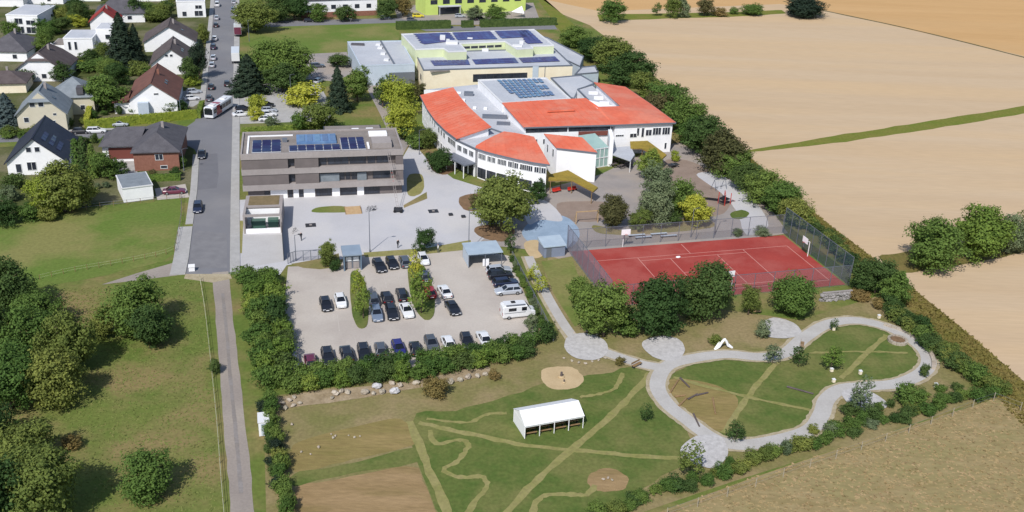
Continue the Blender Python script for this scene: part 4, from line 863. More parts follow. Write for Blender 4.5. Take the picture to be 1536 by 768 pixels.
# far buildings at the top
def far_block(label, p1, p2, z, D, wall_m, roof_m, rows, low_m=None, name="apartment_block"):
    o, ang, LN = frame_at(p1, p2, 0); t = thing(name, label, "building", o, ang)
    MB().box(0, LN, 0, D, 0 if not low_m else 1.9, z).build("wall", wall_m, t)
    if low_m: MB().box(-.05, LN + .05, -.05, D, 0, 1.9).build("plinth", low_m, t)
    MB().box(-.3, LN + .3, -.3, D + .3, z, z + .35).build("roof", roof_m, t)
    for (zz, w, h, n, mu) in rows: wall_windows(t, (0, 0), (LN, 0), zz, w, h, n, mu, 1.0, world=False, fm=m_framed)
    return t
far_block("long white block with a brick plinth beyond the playing field", (452, 27), (566, 23), 6.2, 11, m_white, m_tile_d, ((3.0, 1.8, 1.5, 6, 0),), m_brick)
lb = far_block("lime green block with pale shutters at the top of the picture", (638, 23), (788, 16), 9.5, 12, mat("lime_wall", (212, 232, 130), (204, 224, 122), scale=.4, rough=.9), m_flat, ((4.0, 2.8, 1.7, 8, 1), (7.0, 2.8, 1.6, 8, 1)))
MB().box(5, 14, -2.2, -.02, 3.2, 3.5).build("porch_roof", m_flat, lb); MB().box(5.2, 13.8, -.08, -.01, .1, 3.0).build("shopfront", m_glass, lb)
for x in (5.2, 13.6): MB().tube((x, -2, 0), (x, -2, 3.2), .1).build("porch_post", m_whitemetal, lb)
# ================================================================ vegetation
import numpy as np
LF = {
    "dark": leafmat("leaf_dark", (74, 94, 50), (60, 80, 42)), "mid": leafmat("leaf_mid", (94, 116, 56), (78, 100, 48)),
    "olive": leafmat("leaf_olive", (110, 120, 60), (92, 104, 52)), "lime": leafmat("leaf_lime", (152, 158, 62), (128, 138, 54)),
    "conifer": leafmat("leaf_conifer", (54, 68, 52), (42, 56, 44)), "blue": leafmat("leaf_blue", (78, 90, 90), (62, 74, 76)),
    "red": leafmat("leaf_red", (94, 92, 58), (78, 78, 50)), "brown": leafmat("leaf_brown", (128, 112, 68), (108, 98, 60)),
    "grey": leafmat("leaf_grey", (106, 118, 88), (88, 102, 74)), "bright": leafmat("leaf_bright", (112, 130, 58), (94, 114, 52))}
m_trunk = mat("bark", (104, 90, 76), (84, 72, 62), scale=3, rough=.95)
def leaf_mesh(name, C, N, size, rng):
    """one small bent card per leaf clump"""
    n = len(C); N = N / np.linalg.norm(N, axis=1, keepdims=True)
    ref = rng.normal(size=(n, 3)); Tn = np.cross(N, ref); Tn /= np.linalg.norm(Tn, axis=1, keepdims=True) + 1e-9; Bn = np.cross(N, Tn)
    s = size[:, None] * .5; a = rng.uniform(.55, .9, (n, 1))
    V = np.stack([C - Tn * s, C + Bn * s * a - N * s * .25, C + Tn * s, C - Bn * s * a - N * s * .25], 1).reshape(-1, 3)
    me = bpy.data.meshes.new(name); me.vertices.add(4 * n); me.vertices.foreach_set("co", V.astype(np.float32).ravel())
    me.loops.add(4 * n); me.loops.foreach_set("vertex_index", np.arange(4 * n, dtype=np.int32))
    me.polygons.add(n); me.polygons.foreach_set("loop_start", np.arange(0, 4 * n, 4, dtype=np.int32))
    me.update(); me.materials.append(LF["mid"]); return me
def crown(name, H, Wd, z0, n, leaf, nl, seed, top=.5, spread=.62, lobe=.30, sub=11):
    """a crown built from limbs' lobes, each lobe of smaller leaf clumps, inside an uneven envelope"""
    rng = np.random.default_rng(seed); hc = (H - z0) / 2; zc = z0 + hc; lobes = []
    lean = rng.normal(size=2) * .06
    for k in range(nl):
        u = rng.normal(size=3); u /= np.linalg.norm(u); r = spread * rng.uniform(.45, 1.12)
        w = 1 - max(0, u[2]) * (1 - top) * .6
        lobes.append((np.array([(u[0] * w + lean[0] * u[2]) * r * Wd / 2, (u[1] * w + lean[1] * u[2]) * r * Wd / 2, zc + u[2] * r * hc]), rng.uniform(.6, 1.25) * lobe, u))
    lobes.append((np.array([0, 0, zc]), lobe * 1.4, np.array([0, 0, 1.])))
    tot = sum(l[1] ** 2 for l in lobes); Cs = []; Ns = []
    for c, r, dirn in lobes:
        m_ = max(30, int(n * r * r / tot)); ns = sub; per = m_ // ns
        for q_ in range(ns):
            u = rng.normal(size=3) + dirn * .5; u /= np.linalg.norm(u); sc = np.array([Wd, Wd, hc * 2.0])
            cc = c + u * r * rng.uniform(.55, 1.08) * sc; rs = r * rng.uniform(.26, .5)
            v = rng.normal(size=(per, 3)); v /= np.linalg.norm(v, axis=1, keepdims=True); v *= rng.uniform(.35, 1.1, (per, 1))
            Cs.append(cc + v * rs * sc * np.array([1.15, 1.15, .8])); Ns.append(v * .9 + u * .5 + rng.normal(size=(per, 3)) * .5 + np.array([0, 0, .35]))
    C = np.concatenate(Cs); N = np.concatenate(Ns); k = C[:, 2] > max(.05, z0 * .6); C = C[k]; N = N[k]
    return leaf_mesh(name, C, N, leaf * rng.uniform(.6, 1.4, len(C)), rng)
def conifer_mesh(H, Wd, n, leaf, seed, cyl=0.0):
    rng = np.random.default_rng(seed); t = rng.uniform(0, 1, n) ** 1.35; z = .04 * H + t * H * .96
    rad = (1 - t) ** (.75 - .5 * cyl) * Wd / 2; tier = .72 + .28 * np.abs(np.sin(t * 26 + rng.uniform(0, .5, n))); th = rng.uniform(0, 2 * np.pi, n)
    bough = .85 + .2 * np.sin(th * 7 + np.floor(t * 9) * 2.1); rr = rad * tier * bough * rng.uniform(.62, 1.04, n)
    C = np.stack([rr * np.cos(th), rr * np.sin(th), z - rr * .18], 1)
    N = np.stack([np.cos(th), np.sin(th), np.full(n, .6)], 1) + rng.normal(size=(n, 3)) * .45
    return leaf_mesh("crown", C, N, leaf * rng.uniform(.6, 1.3, n), rng)
def trunk_mesh(H, r, top, seed, limbs=5):
    rg = random.Random(seed); mb = MB(); p = Vector((0, 0, -.1)); k = 5; hs = H * top
    for i in range(k):
        q_ = Vector((rg.uniform(-.12, .12) * i, rg.uniform(-.12, .12) * i, hs * (i + 1) / k)); mb.tube(p, q_, r * (1 - .7 * i / k), r * (1 - .7 * (i + 1) / k), 7); p = q_
        if i >= 1:
            for _ in range(limbs // 3 + 1):
                a = rg.uniform(0, 6.28); e = p + Vector((math.cos(a), math.sin(a), rg.uniform(.5, 1.1))) * H * rg.uniform(.12, .24); mb.tube(p, e, r * .4 * (1 - .5 * i / k), r * .08, 5)
    return mb.mesh("trunk", m_trunk, True)
KIND = {
    "big": [(crown("crown", 10, 9, 1.0, 13000, .40, 22, s), 10, 9) for s in (1, 2, 3, 4, 5)],
    "round": [(crown("crown", 7, 6, .5, 8000, .30, 17, s, top=.7), 7, 6) for s in (11, 12, 13, 14, 15)],
    "dense": [(crown("crown", 8, 7, .2, 15000, .30, 26, s, top=.55, spread=.58, lobe=.28), 8, 7) for s in (21, 22, 23, 24)],
    "young": [(crown("crown", 4, 2.2, .9, 1100, .20, 8, s), 4, 2.2) for s in (31, 32, 33)],
    "bush": [(crown("foliage", 2.4, 3.0, .0, 3200, .19, 12, s, top=.9, spread=.52, lobe=.30), 2.4, 3.0) for s in (41, 42, 43, 44, 45, 46)],
    "conifer": [(conifer_mesh(12, 5.5, 9000, .36, s), 12, 5.5) for s in (51, 52)],
    "column": [(conifer_mesh(5, 1.8, 2600, .22, s, 1.0), 5, 1.8) for s in (61, 62)],
}
TRK = {"big": trunk_mesh(10, .32, .72, 1), "round": trunk_mesh(7, .2, .7, 2), "dense": trunk_mesh(8, .24, .7, 3), "young": trunk_mesh(4, .07, .8, 4, 3), "conifer": trunk_mesh(12, .25, .85, 5, 3), "column": trunk_mesh(5, .1, .8, 6, 3)}
NAME = {"big": "broadleaf_tree", "round": "broadleaf_tree", "dense": "broadleaf_tree", "young": "young_tree", "bush": "shrub", "conifer": "conifer_tree", "column": "columnar_conifer"}
vr = random.Random(99)
def plant(p, H, Wd, kind, leaf, label, group=None, sink=0.0, name=None):
    me, h0, w0 = vr.choice(KIND[kind]); rz = vr.uniform(0, 6.28); sc = (Wd / w0, Wd / w0 * vr.uniform(.92, 1.08), H / h0)
    if kind == "bush":
        o = place(name or NAME[kind], me, None, (p.x, p.y, 0), (0, 0, rz), LF[leaf], sc); return tag(o, label, "shrub", group)
    t = thing(name or NAME[kind], label, "tree", (p.x, p.y, 0), rz, group)
    place("trunk", TRK[kind], t, scale=(sc[2], sc[2], sc[2])); place("crown", me, t, m_=LF[leaf], scale=sc); return t
def T(label, x, yt, yb, w, kind, leaf, group=None):
    p = G(x, yb); sx, sy = ppm(p); W_ = w / sx; H = (yb - yt) / sy
    # the near rim of a crown hides its foot: allow for the crown's own depth
    if kind not in ("young",): H = max(H - .12 * W_, H * .75)
    return plant(p, H, W_, kind, leaf, label, group)
def row(fmt, px, n, hr, wr, kind, leaves, group, jit=.5, seed=1, name=None, cat=None):
    rg = random.Random(seed); P = smooth_line(gpts(px), 8); cum = [0]
    for i in range(1, len(P)): cum.append(cum[-1] + (P[i] - P[i - 1]).length)
    for k in range(n):
        s = cum[-1] * (k + .5) / n; i = max(j for j in range(len(cum)) if cum[j] <= s); i = min(i, len(P) - 2)
        p = P[i].lerp(P[i + 1], (s - cum[i]) / max(1e-6, cum[i + 1] - cum[i])) + Vector((rg.uniform(-jit, jit), rg.uniform(-jit, jit), 0))
        plant(p, rg.uniform(*hr), rg.uniform(*wr), kind, rg.choice(leaves), fmt.format(o=ordw(k + 1)), group, name=name)
# ---- row between the school and the stubble field
FR = "trees between the school and the field"
for k, a in enumerate([(862, 34, 70, 44, "big", "mid"), (893, 48, 92, 48, "big", "dark"), (917, 50, 106, 62, "big", "olive"), (946, 72, 128, 68, "big", "dark"), (966, 106, 150, 42, "round", "olive"), (1000, 116, 172, 54, "big", "mid"), (988, 128, 176, 40, "round", "red"),
                       (1024, 138, 198, 58, "big", "mid"), (1056, 170, 232, 66, "big", "dark"), (1040, 170, 215, 44, "round", "mid"), (1083, 192, 258, 70, "big", "red"), (1100, 222, 266, 50, "round", "mid"), (1122, 240, 284, 54, "big", "dark"), (1147, 250, 304, 60, "big", "mid"), (1172, 266, 322, 56, "big", "mid"), (1192, 288, 338, 46, "round", "olive")]):
    T(ordw(k + 1) + " tree from the far end of the row between school and field", *a, group=FR)
row("{o} shrub from the far end under the tree row beside the field", [(872, 66), (940, 118), (1010, 175), (1070, 232), (1130, 285), (1200, 340)], 20, (2.4, 3.8), (3.6, 5.0), "bush", ["mid", "dark", "olive", "mid"], "shrubs under the field trees", 1.2, 3)
row("{o} shrub from the top in the hedge behind the right court fence", [(1195, 322), (1225, 350), (1255, 378), (1285, 408), (1300, 425)], 11, (2.2, 3.4), (3.2, 4.2), "bush", ["mid", "olive", "dark", "olive"], "hedge behind the court", .8, 4)
T("broad dark tree beside the lower right corner of the red court", 1312, 384, 440, 58, "dense", "dark"); T("mid-green tree just below the right court corner in the field hedge", 1336, 404, 458, 44, "round", "mid"); T("dark rounded tree touching the right court fence corner", 1292, 400, 436, 36, "round", "dark")
T("low brown shrub at the stone wall by the court corner", 1288, 432, 448, 34, "bush", "brown"); T("orange-brown shrub below the court corner hedge", 1317, 445, 462, 20, "bush", "brown")
row("{o} shrub from the top in the field hedge right of the park loop", [(1325, 462), (1352, 478), (1388, 512), (1428, 548), (1462, 572), (1500, 592)], 22, (2.0, 3.2), (3.0, 4.2), "bush", ["dark", "dark", "mid", "olive"], "field hedge right of the park", .9, 5)
row("{o} shrub from the left in the hedge along the rough dry field", [(880, 790), (960, 750), (1050, 728), (1130, 702), (1220, 668), (1300, 640), (1400, 612), (1492, 588)], 44, (1.1, 2.2), (1.7, 2.8), "bush", ["dark", "mid", "mid", "olive", "grey"], "hedge along the rough field", .9, 6)
row("{o} shrub from the left in the park-side row of the rough field hedge", [(1060, 714), (1140, 686), (1215, 655), (1300, 625), (1360, 604), (1440, 580)], 16, (.8, 1.5), (1.4, 2.2), "bush", ["mid", "dark", "olive"], "park-side row of the rough field hedge", .8, 7)
# ---- far right
for a in [("left broad tree of the clump on the field margin", 1393, 322, 402, 84, "dense", "mid"), ("tall broad tree in the middle of the clump on the field margin", 1462, 300, 390, 84, "dense", "bright"), ("grey-green tree right of the clump's tallest on the field margin", 1509, 320, 380, 46, "round", "grey"), ("tree cut by the right edge on the field margin", 1542, 312, 376, 52, "round", "olive"),
          ("round tree at the left end of the far field strip", 917, -4, 33, 38, "round", "mid"), ("thin small tree second on the far field strip", 985, 3, 24, 14, "young", "mid"), ("tall bushy tree with brown tint on the far strip", 1008, -8, 26, 26, "round", "olive"), ("bushy tree right of the brown-tinted one on the far strip", 1024, -3, 26, 22, "round", "grey"), ("reddish brown tree on the far field strip", 1056, -5, 24, 26, "round", "red"), ("low brown shrub beside the reddish tree on the far strip", 1080, 9, 24, 24, "bush", "brown"), ("small green shrub between the reddish and conical trees far off", 1101, 9, 21, 16, "bush", "mid"), ("conical green tree on the far field strip", 1128, 0, 22, 30, "round", "mid"), ("wide dark tree at the right end of the far field strip", 1200, -12, 24, 64, "dense", "conifer")]: T(*a)
# ---- court, plaza, playground
for a in [("leftmost rounded tree at the court's lower left corner", 868, 414, 468, 46, "round", "mid"), ("broad green tree second from left below the red court", 905, 418, 505, 78, "dense", "mid"), ("broad dark tree third from left below the red court", 985, 412, 500, 84, "dense", "dark"), ("tallest dark tree in front of the red court", 1050, 381, 472, 80, "dense", "dark"), ("small conical olive tree in front of the red court", 1122, 427, 472, 28, "round", "olive"), ("pear-shaped green tree in front of the court's right half", 1192, 402, 473, 64, "dense", "mid"), ("low green shrub between the second and third court trees", 938, 468, 502, 44, "bush", "mid"),
          ("big spreading yellow-green tree on the plaza", 752, 258, 345, 86, "big", "olive"), ("second stem of the plaza's big tree, leaning left", 735, 276, 340, 50, "round", "olive"), ("dark brown ball-shaped shrub left of the big plaza tree", 712, 290, 313, 17, "bush", "red"), ("small dark tree at the school wall right of the plaza tree", 806, 270, 306, 28, "round", "dark"), ("yellowish shrub between ball shrub and big plaza tree", 728, 296, 318, 22, "bush", "brown"),
          ("dark green rounded shrub beside the school entrance path", 660, 217, 256, 42, "dense", "dark"), ("olive shrub between the office lane and the curved wing", 644, 190, 224, 26, "round", "olive"), ("low green shrub beside the lane near the curved wing", 622, 198, 222, 30, "bush", "mid"),
          ("round dark red-green tree alone in the schoolyard", 917, 287, 343, 44, "dense", "red"), ("light green tree by the porch roof", 970, 221, 268, 38, "round", "bright"), ("grey-green tree behind the schoolyard planting", 984, 242, 300, 44, "round", "grey"), ("broad grey-green tree in the schoolyard planting", 986, 268, 335, 56, "big", "grey"), ("mid-green tree beside the grey-green schoolyard trees", 1018, 265, 322, 56, "big", "mid"), ("yellow-green drooping tree at the far court fence", 1040, 290, 340, 50, "round", "lime"), ("olive shrub right of the round red-green tree", 958, 312, 345, 34, "round", "olive"), ("dark low shrub under the schoolyard trees", 1002, 312, 338, 36, "bush", "dark"), ("yellow-flowered shrub at the right wing's corner", 1012, 224, 242, 14, "bush", "lime"), ("round grey shrub at the far court fence", 1105, 340, 354, 16, "bush", "grey"), ("low shrub by the top right court corner", 1142, 338, 352, 24, "bush", "grey")]: T(*a)
# ---- car park
for a in [("thin lime tree at the top of the left lot island", 538, 405, 452, 22, "young", "lime"), ("thin lime tree at the foot of the left lot island", 545, 428, 478, 24, "young", "bright"), ("thin lime tree at the top of the right lot island", 622, 376, 424, 20, "young", "lime"), ("bushier green tree on the right lot island", 632, 405, 470, 36, "young", "bright"), ("small dark tree on the strip above the car park", 638, 340, 378, 28, "round", "dark"), ("small olive tree left of the kiosk", 492, 361, 400, 26, "round", "olive"), ("low dark shrub between olive tree and kiosk", 503, 388, 406, 16, "bush", "dark"),
          ("tiny tree at the corner of the cycle shelter", 766, 350, 380, 18, "young", "dark"), ("first lime sapling along the gravel path", 800, 396, 424, 20, "young", "lime"), ("second lime sapling along the gravel path", 812, 414, 440, 22, "young", "lime"), ("dark shrub at the lower right corner of the car park", 816, 478, 512, 34, "bush", "dark"), ("small shrub beside the camper van", 795, 470, 492, 20, "bush", "grey"),
          ("round brown-green shrub among the boulders", 652, 562, 594, 44, "bush", "brown"), ("small dark shrub at the sand pit slope", 742, 554, 570, 18, "bush", "brown"), ("small dark bush beside the field track", 322, 536, 560, 20, "bush", "dark")]: T(*a)
LH = "hedge left of the car park"
row("{o} shrub from the top in the hedge row nearest the field track", [(368, 420), (382, 450), (390, 500), (398, 550), (404, 592)], 11, (3.0, 4.2), (3.6, 4.6), "bush", ["mid", "bright", "mid"], LH, .6, 8)
row("{o} shrub from the top in the hedge row nearest the parked cars", [(398, 420), (412, 455), (418, 500), (424, 545), (432, 584)], 11, (3.0, 4.2), (3.6, 4.6), "bush", ["mid", "dark", "bright"], LH, .6, 9)
BH = "hedge below the car park"
row("{o} shrub from the left in the front hedge row below the car park", [(428, 588), (520, 578), (620, 566), (720, 549), (800, 530)], 17, (2.2, 3.0), (3.0, 3.8), "bush", ["mid", "dark", "bright", "mid"], BH, .4, 10)
row("{o} shrub from the left in the back hedge row below the car park", [(440, 574), (530, 562), (630, 550), (720, 536), (798, 518)], 17, (2.4, 3.1), (3.0, 3.6), "bush", ["mid", "dark", "mid"], BH, .4, 11)
row("{o} shrub from the top in the low hedge right of the car park", [(766, 390), (780, 415), (796, 450), (812, 490), (820, 505)], 14, (1.0, 1.6), (1.2, 1.7), "bush", ["mid", "dark", "grey"], "low hedge right of the car park", .25, 12)
row("{o} shrub from the top in the hedge between track and soil beds", [(404, 605), (410, 655), (418, 710), (428, 760), (436, 800)], 15, (1.6, 2.6), (1.8, 2.6), "bush", ["dark", "mid", "conifer", "mid", "olive"], "hedge between track and soil beds", .5, 13)
row("{o} slim shrub from the top at the track side of the white hut", [(398, 612), (400, 640), (408, 690), (414, 740)], 8, (1.2, 2.0), (1.4, 2.0), "bush", ["dark", "conifer"], "slim shrubs by the white hut", .4, 14)
# ---- orchard at the lower left
OR = "orchard trees at the lower left"
for k, a in enumerate([(16, 382, 470, 76, "big", "dark"), (62, 426, 496, 64, "round", "mid"), (-16, 455, 556, 76, "big", "dark"), (46, 456, 552, 82, "big", "mid"), (108, 462, 556, 74, "big", "olive"), (18, 520, 612, 88, "big", "mid"), (86, 522, 606, 78, "big", "olive"), (-10, 596, 678, 70, "big", "dark")]):
    T(ordw(k + 1) + " tree, far to near, of the dense orchard clump at the left edge", *a, group=OR)
for a in [("dark spreading tree left of the field track", 204, 420, 496, 90, "big", "mid"), ("smaller tree in front of the spreading one left of the track", 226, 458, 522, 62, "round", "dark"), ("small tree left of the spreading one in the orchard", 158, 462, 505, 46, "round", "olive"), ("bushy tree below the orchard clump at the left", 42, 630, 696, 78, "round", "olive"), ("big yellow-green tree at the bottom left", 72, 670, 776, 110, "big", "olive"), ("dark tree cut by the left bottom corner", -6, 690, 800, 90, "big", "dark"), ("thorny dark bush alone in the lower left meadow", 222, 684, 744, 76, "round", "mid"), ("tiny shrub between orchard clump and meadow", 108, 650, 672, 30, "bush", "brown")]: T(*a)
# ---- park
for a in [("grey-green shrub at the paved bay by the court trees", 1142, 480, 506, 24, "bush", "grey"), ("staked young tree on the path by the upper bay", 1158, 516, 546, 24, "young", "grey"), ("staked young tree on the lawn just right of the upper bay", 1197, 520, 550, 22, "young", "dark"), ("leafy young tree in the middle of the loop lawn", 1246, 520, 556, 30, "young", "bright"), ("staked young tree on the lawn right of the white tent", 968, 606, 632, 18, "young", "dark"), ("young tree at the bottom of the loop path", 1102, 632, 664, 26, "young", "dark"), ("young tree with brown mulch in the lowest path bay", 1034, 664, 716, 36, "young", "olive"), ("tall young tree in the bay inside the loop's right part", 1288, 566, 622, 34, "young", "grey"), ("shrub at the foot of the tall young tree in the right bay", 1306, 604, 628, 32, "bush", "dark"), ("shrub left of the tall young tree in the right bay", 1272, 600, 622, 26, "bush", "dark"), ("round shrub beside the white arch sculpture", 1072, 500, 518, 20, "bush", "olive"), ("small shrub where the loop meets the field hedge", 1386, 545, 566, 16, "bush", "dark"), ("broad shrub below the loop's right end", 1362, 572, 606, 46, "bush", "mid"), ("young tree at the upper right of the loop path", 1250, 478, 496, 12, "young", "dark"), ("low dark shrub on the dry slope above the loop", 930, 535, 548, 16, "bush", "brown")]: T(*a)
# ---- streets and gardens
for a in [("large yellow-green tree in the garden by the green meadow", 98, 240, 318, 76, "big", "olive"), ("lower yellow-green tree left of the large one by the meadow", 72, 262, 322, 46, "round", "lime"), ("golden tree right of the large yellow-green one", 122, 258, 312, 44, "round", "olive"), ("tall columnar conifer right of the navy-roofed house", 130, 203, 264, 20, "column", "dark"), ("second columnar conifer right of the navy-roofed house", 118, 206, 258, 20, "column", "mid"), ("third columnar conifer by the garden path", 142, 214, 266, 20, "column", "mid"), ("broad shrub between conifers and brick bungalow", 160, 226, 268, 38, "round", "mid"), ("dark shrub beside the garden stair", 182, 240, 266, 26, "bush", "dark"), ("dark garden tree at the left edge above the meadow", 6, 296, 336, 44, "round", "dark"), ("low garden shrub above the meadow fence", 44, 306, 332, 36, "bush", "mid"), ("second low shrub above the meadow fence", 70, 308, 330, 32, "bush", "olive"), ("shrub in front of the navy-roofed house", 22, 256, 282, 36, "bush", "dark"), ("flowering shrub in the garden at the left edge", 16, 275, 300, 30, "bush", "grey"),
          ("round leafy tree between the grey and red-brown roofs", 160, 108, 168, 64, "round", "mid"), ("blue spruce at the left edge", 14, 134, 192, 52, "conifer", "blue"), ("dark spruce cut by the left edge", -8, 120, 186, 40, "conifer", "conifer"), ("tall broad dark conifer behind the red-brown house", 186, 12, 98, 70, "conifer", "conifer"), ("second tall conifer right of the broad dark one", 206, 32, 96, 38, "conifer", "conifer"), ("yellow-green shrub below the tall conifers", 212, 88, 112, 34, "bush", "olive"), ("leafy shrub below the stepped white house", 140, 84, 106, 46, "bush", "mid"), ("shrub in front of the dark brown hip roof", 38, 100, 124, 36, "bush", "dark"), ("dark tree beside the dark brown hip roof", 96, 92, 122, 32, "round", "dark"), ("bright clipped ball tree beside the white cube house", 117, 19, 40, 30, "round", "lime"), ("dark green tree at the corner of the cube house", 70, 26, 52, 32, "round", "mid"), ("dark tree left of the bright ball tree", 94, 22, 50, 28, "round", "dark"), ("dark tree at the top left of the bright ball tree", 112, -4, 22, 26, "round", "dark"),
          ("first dark tree on the street's left verge", 286, 84, 128, 28, "round", "dark"), ("second dark tree on the street's left verge", 300, 62, 118, 26, "round", "conifer"), ("yellow-green shrub on the street's left verge", 288, 108, 128, 26, "bush", "lime"), ("tall olive tree on the street's left verge farther up", 306, 34, 66, 18, "round", "olive"), ("round clipped shrub at the red-brown house drive", 256, 150, 168, 18, "bush", "dark"), ("second clipped shrub at the red-brown house drive", 274, 148, 166, 20, "bush", "dark"), ("mid-green tree at the top behind the houses", 214, -4, 26, 40, "round", "mid"), ("olive tree at the top behind the houses", 236, 4, 32, 34, "round", "olive"), ("dark tree at the top beside the flat modern house", 252, -2, 26, 26, "round", "dark"),
          ("shrub by the bungalow's street fence", 272, 232, 252, 18, "bush", "mid"), ("second shrub by the bungalow's street fence", 266, 248, 264, 20, "bush", "dark"), ("reddish shrub under the bungalow window", 230, 252, 268, 12, "bush", "red"),
          ("large olive tree at the street's upper right", 382, -6, 48, 58, "big", "olive"), ("dark tree behind the large olive street tree", 412, -12, 32, 44, "big", "dark"), ("second dark tree behind the large olive street tree", 442, -10, 30, 40, "big", "dark"), ("dark green tree in front of the long white block", 478, 4, 32, 30, "round", "mid"), ("second green tree in front of the long white block", 520, 2, 32, 28, "round", "dark"), ("third green tree in front of the long white block", 582, -6, 28, 30, "round", "dark"), ("brownish tree left of the lime green block", 604, -8, 24, 28, "round", "brown"), ("leafy tree in front of the lime green block", 746, 6, 34, 34, "round", "mid"), ("second leafy tree in front of the lime green block", 712, 8, 30, 26, "round", "grey"),
          ("dark wide-armed pine beside the street", 374, 74, 140, 72, "conifer", "conifer"), ("big green tree behind the dark pine", 404, 56, 122, 60, "big", "mid"), ("big green tree right of the one behind the pine", 434, 54, 126, 64, "big", "mid"), ("lower green tree in the clump behind the pine", 424, 90, 138, 56, "round", "dark"), ("flat-crowned lime green shrub in the teachers' car park", 456, 120, 156, 60, "bush", "lime"), ("tall dark spruce behind the office block", 508, 94, 166, 48, "conifer", "conifer"), ("green tree right of the tall dark spruce", 536, 100, 152, 38, "round", "mid"), ("round tree at the corner of the blue-grey annex", 510, 78, 100, 34, "round", "dark"), ("olive tree behind the office block's solar roof", 482, 150, 196, 50, "round", "olive"), ("dark shrub beside the olive tree behind the office", 452, 164, 194, 28, "bush", "mid"), ("upper clipped lime shrub among teachers' cars", 386, 138, 164, 28, "bush", "lime"), ("lower clipped lime shrub among teachers' cars", 384, 156, 180, 26, "bush", "lime"), ("small shrub right of the white teachers' cars", 408, 172, 190, 20, "bush", "grey"),
          ("upper bright yellow-green tree beside the lane", 598, 114, 168, 50, "round", "lime"), ("lower bright yellow-green tree beside the lane", 600, 150, 204, 46, "round", "lime"), ("dark slim tree left of the bright yellow-green trees", 574, 114, 160, 26, "round", "dark"), ("dark shrub under the lower yellow-green tree", 606, 186, 208, 34, "bush", "dark"), ("dark round tree between yellow-green trees and curved wing", 626, 120, 152, 26, "round", "red"), ("small conifer at the front of the sports hall", 685, 98, 128, 20, "conifer", "mid"), ("tiny conifer at the front of the sports hall", 663, 104, 128, 12, "conifer", "dark")]: T(*a)
row("{o} shrub from the left in the house gardens behind the clipped hedge", [(20, 205), (60, 206), (112, 190), (150, 176), (190, 172), (250, 168)], 12, (1.2, 2.6), (2, 3.2), "bush", ["mid", "olive", "dark"], "garden shrubs behind the clipped hedge", 1.5, 15)
row("{o} shrub from the left in the upper gardens", [(10, 70), (60, 76), (100, 92), (150, 104), (200, 112), (240, 110)], 16, (1.2, 3.0), (2, 4.0), "bush", ["mid", "olive", "dark", "lime"], "shrubs in the upper gardens", 2.5, 16)
row("{o} shrub from the left among the topmost houses", [(10, 26), (80, 20), (140, 20), (200, 14), (270, 8)], 14, (1.6, 3.4), (2.4, 4.6), "bush", ["mid", "olive", "dark"], "shrubs among the topmost houses", 3, 17)
row("{o} shrub from the left in the garden bed by the green meadow", [(0, 318), (40, 312), (110, 300), (150, 284), (180, 272)], 12, (.7, 1.5), (1.2, 2.2), "bush", ["mid", "olive", "grey"], "garden bed shrubs by the meadow", .9, 18)
def hedge(label, a, b, w, h, leaf):
    a = G(*a); b = G(*b); Ln = (b - a).length; rng = np.random.default_rng(int(a.x * 10) % 999 + 5); n = int(Ln * 60)
    face = rng.integers(0, 4, n); u = rng.uniform(0, Ln, n); v = rng.uniform(0, 1, n); x = u; y = np.where(face == 0, -w / 2, np.where(face == 1, w / 2, (v - .5) * w)); z = np.where(face >= 2, h, v * h)
    N = np.stack([np.zeros(n), np.where(face == 0, -1., np.where(face == 1, 1., 0.)), np.where(face >= 2, 1., .15)], 1) + rng.normal(size=(n, 3)) * .5
    C = np.stack([x, y, z], 1) + rng.normal(size=(n, 3)) * .07
    me = leaf_mesh("clipped_hedge", C, N, .3 * rng.uniform(.6, 1.3, n), rng)
    d = b - a; o = place("clipped_hedge", me, None, a, (0, 0, math.atan2(d.y, d.x)), LF[leaf]); tag(o, label, "hedge")
    c = MB().box(.1, Ln - .1, -w / 2 + .08, w / 2 - .08, 0, h - .08).build("hedge_core", LF[leaf], o)
hedge("long clipped bright hedge along the side street", (128, 194), (296, 177), 1.4, 2.2, "lime"); hedge("short clipped hedge curving at the street corner", (298, 178), (304, 160), 1.2, 1.8, "bright")
hedge("clipped hedge beside the upper garden path", (131, 192), (140, 150), 1.3, 2.2, "lime"); hedge("clipped hedge between bungalow and maroon car", (210, 272), (272, 270), 1.2, 1.4, "bright")
hedge("long dark hedge left of the gap behind the sports hall", (594, 44), (676, 42), 2.4, 2.8, "dark"); hedge("short dark hedge in the gap behind the sports hall", (692, 41), (710, 40.5), 2.2, 2.4, "dark"); hedge("long dark hedge right of the gap behind the sports hall", (720, 40.5), (834, 37), 2.4, 2.6, "dark")
hedge("low hedge along the back of the office block", (362, 198), (476, 192), 1.2, 1.0, "bright")
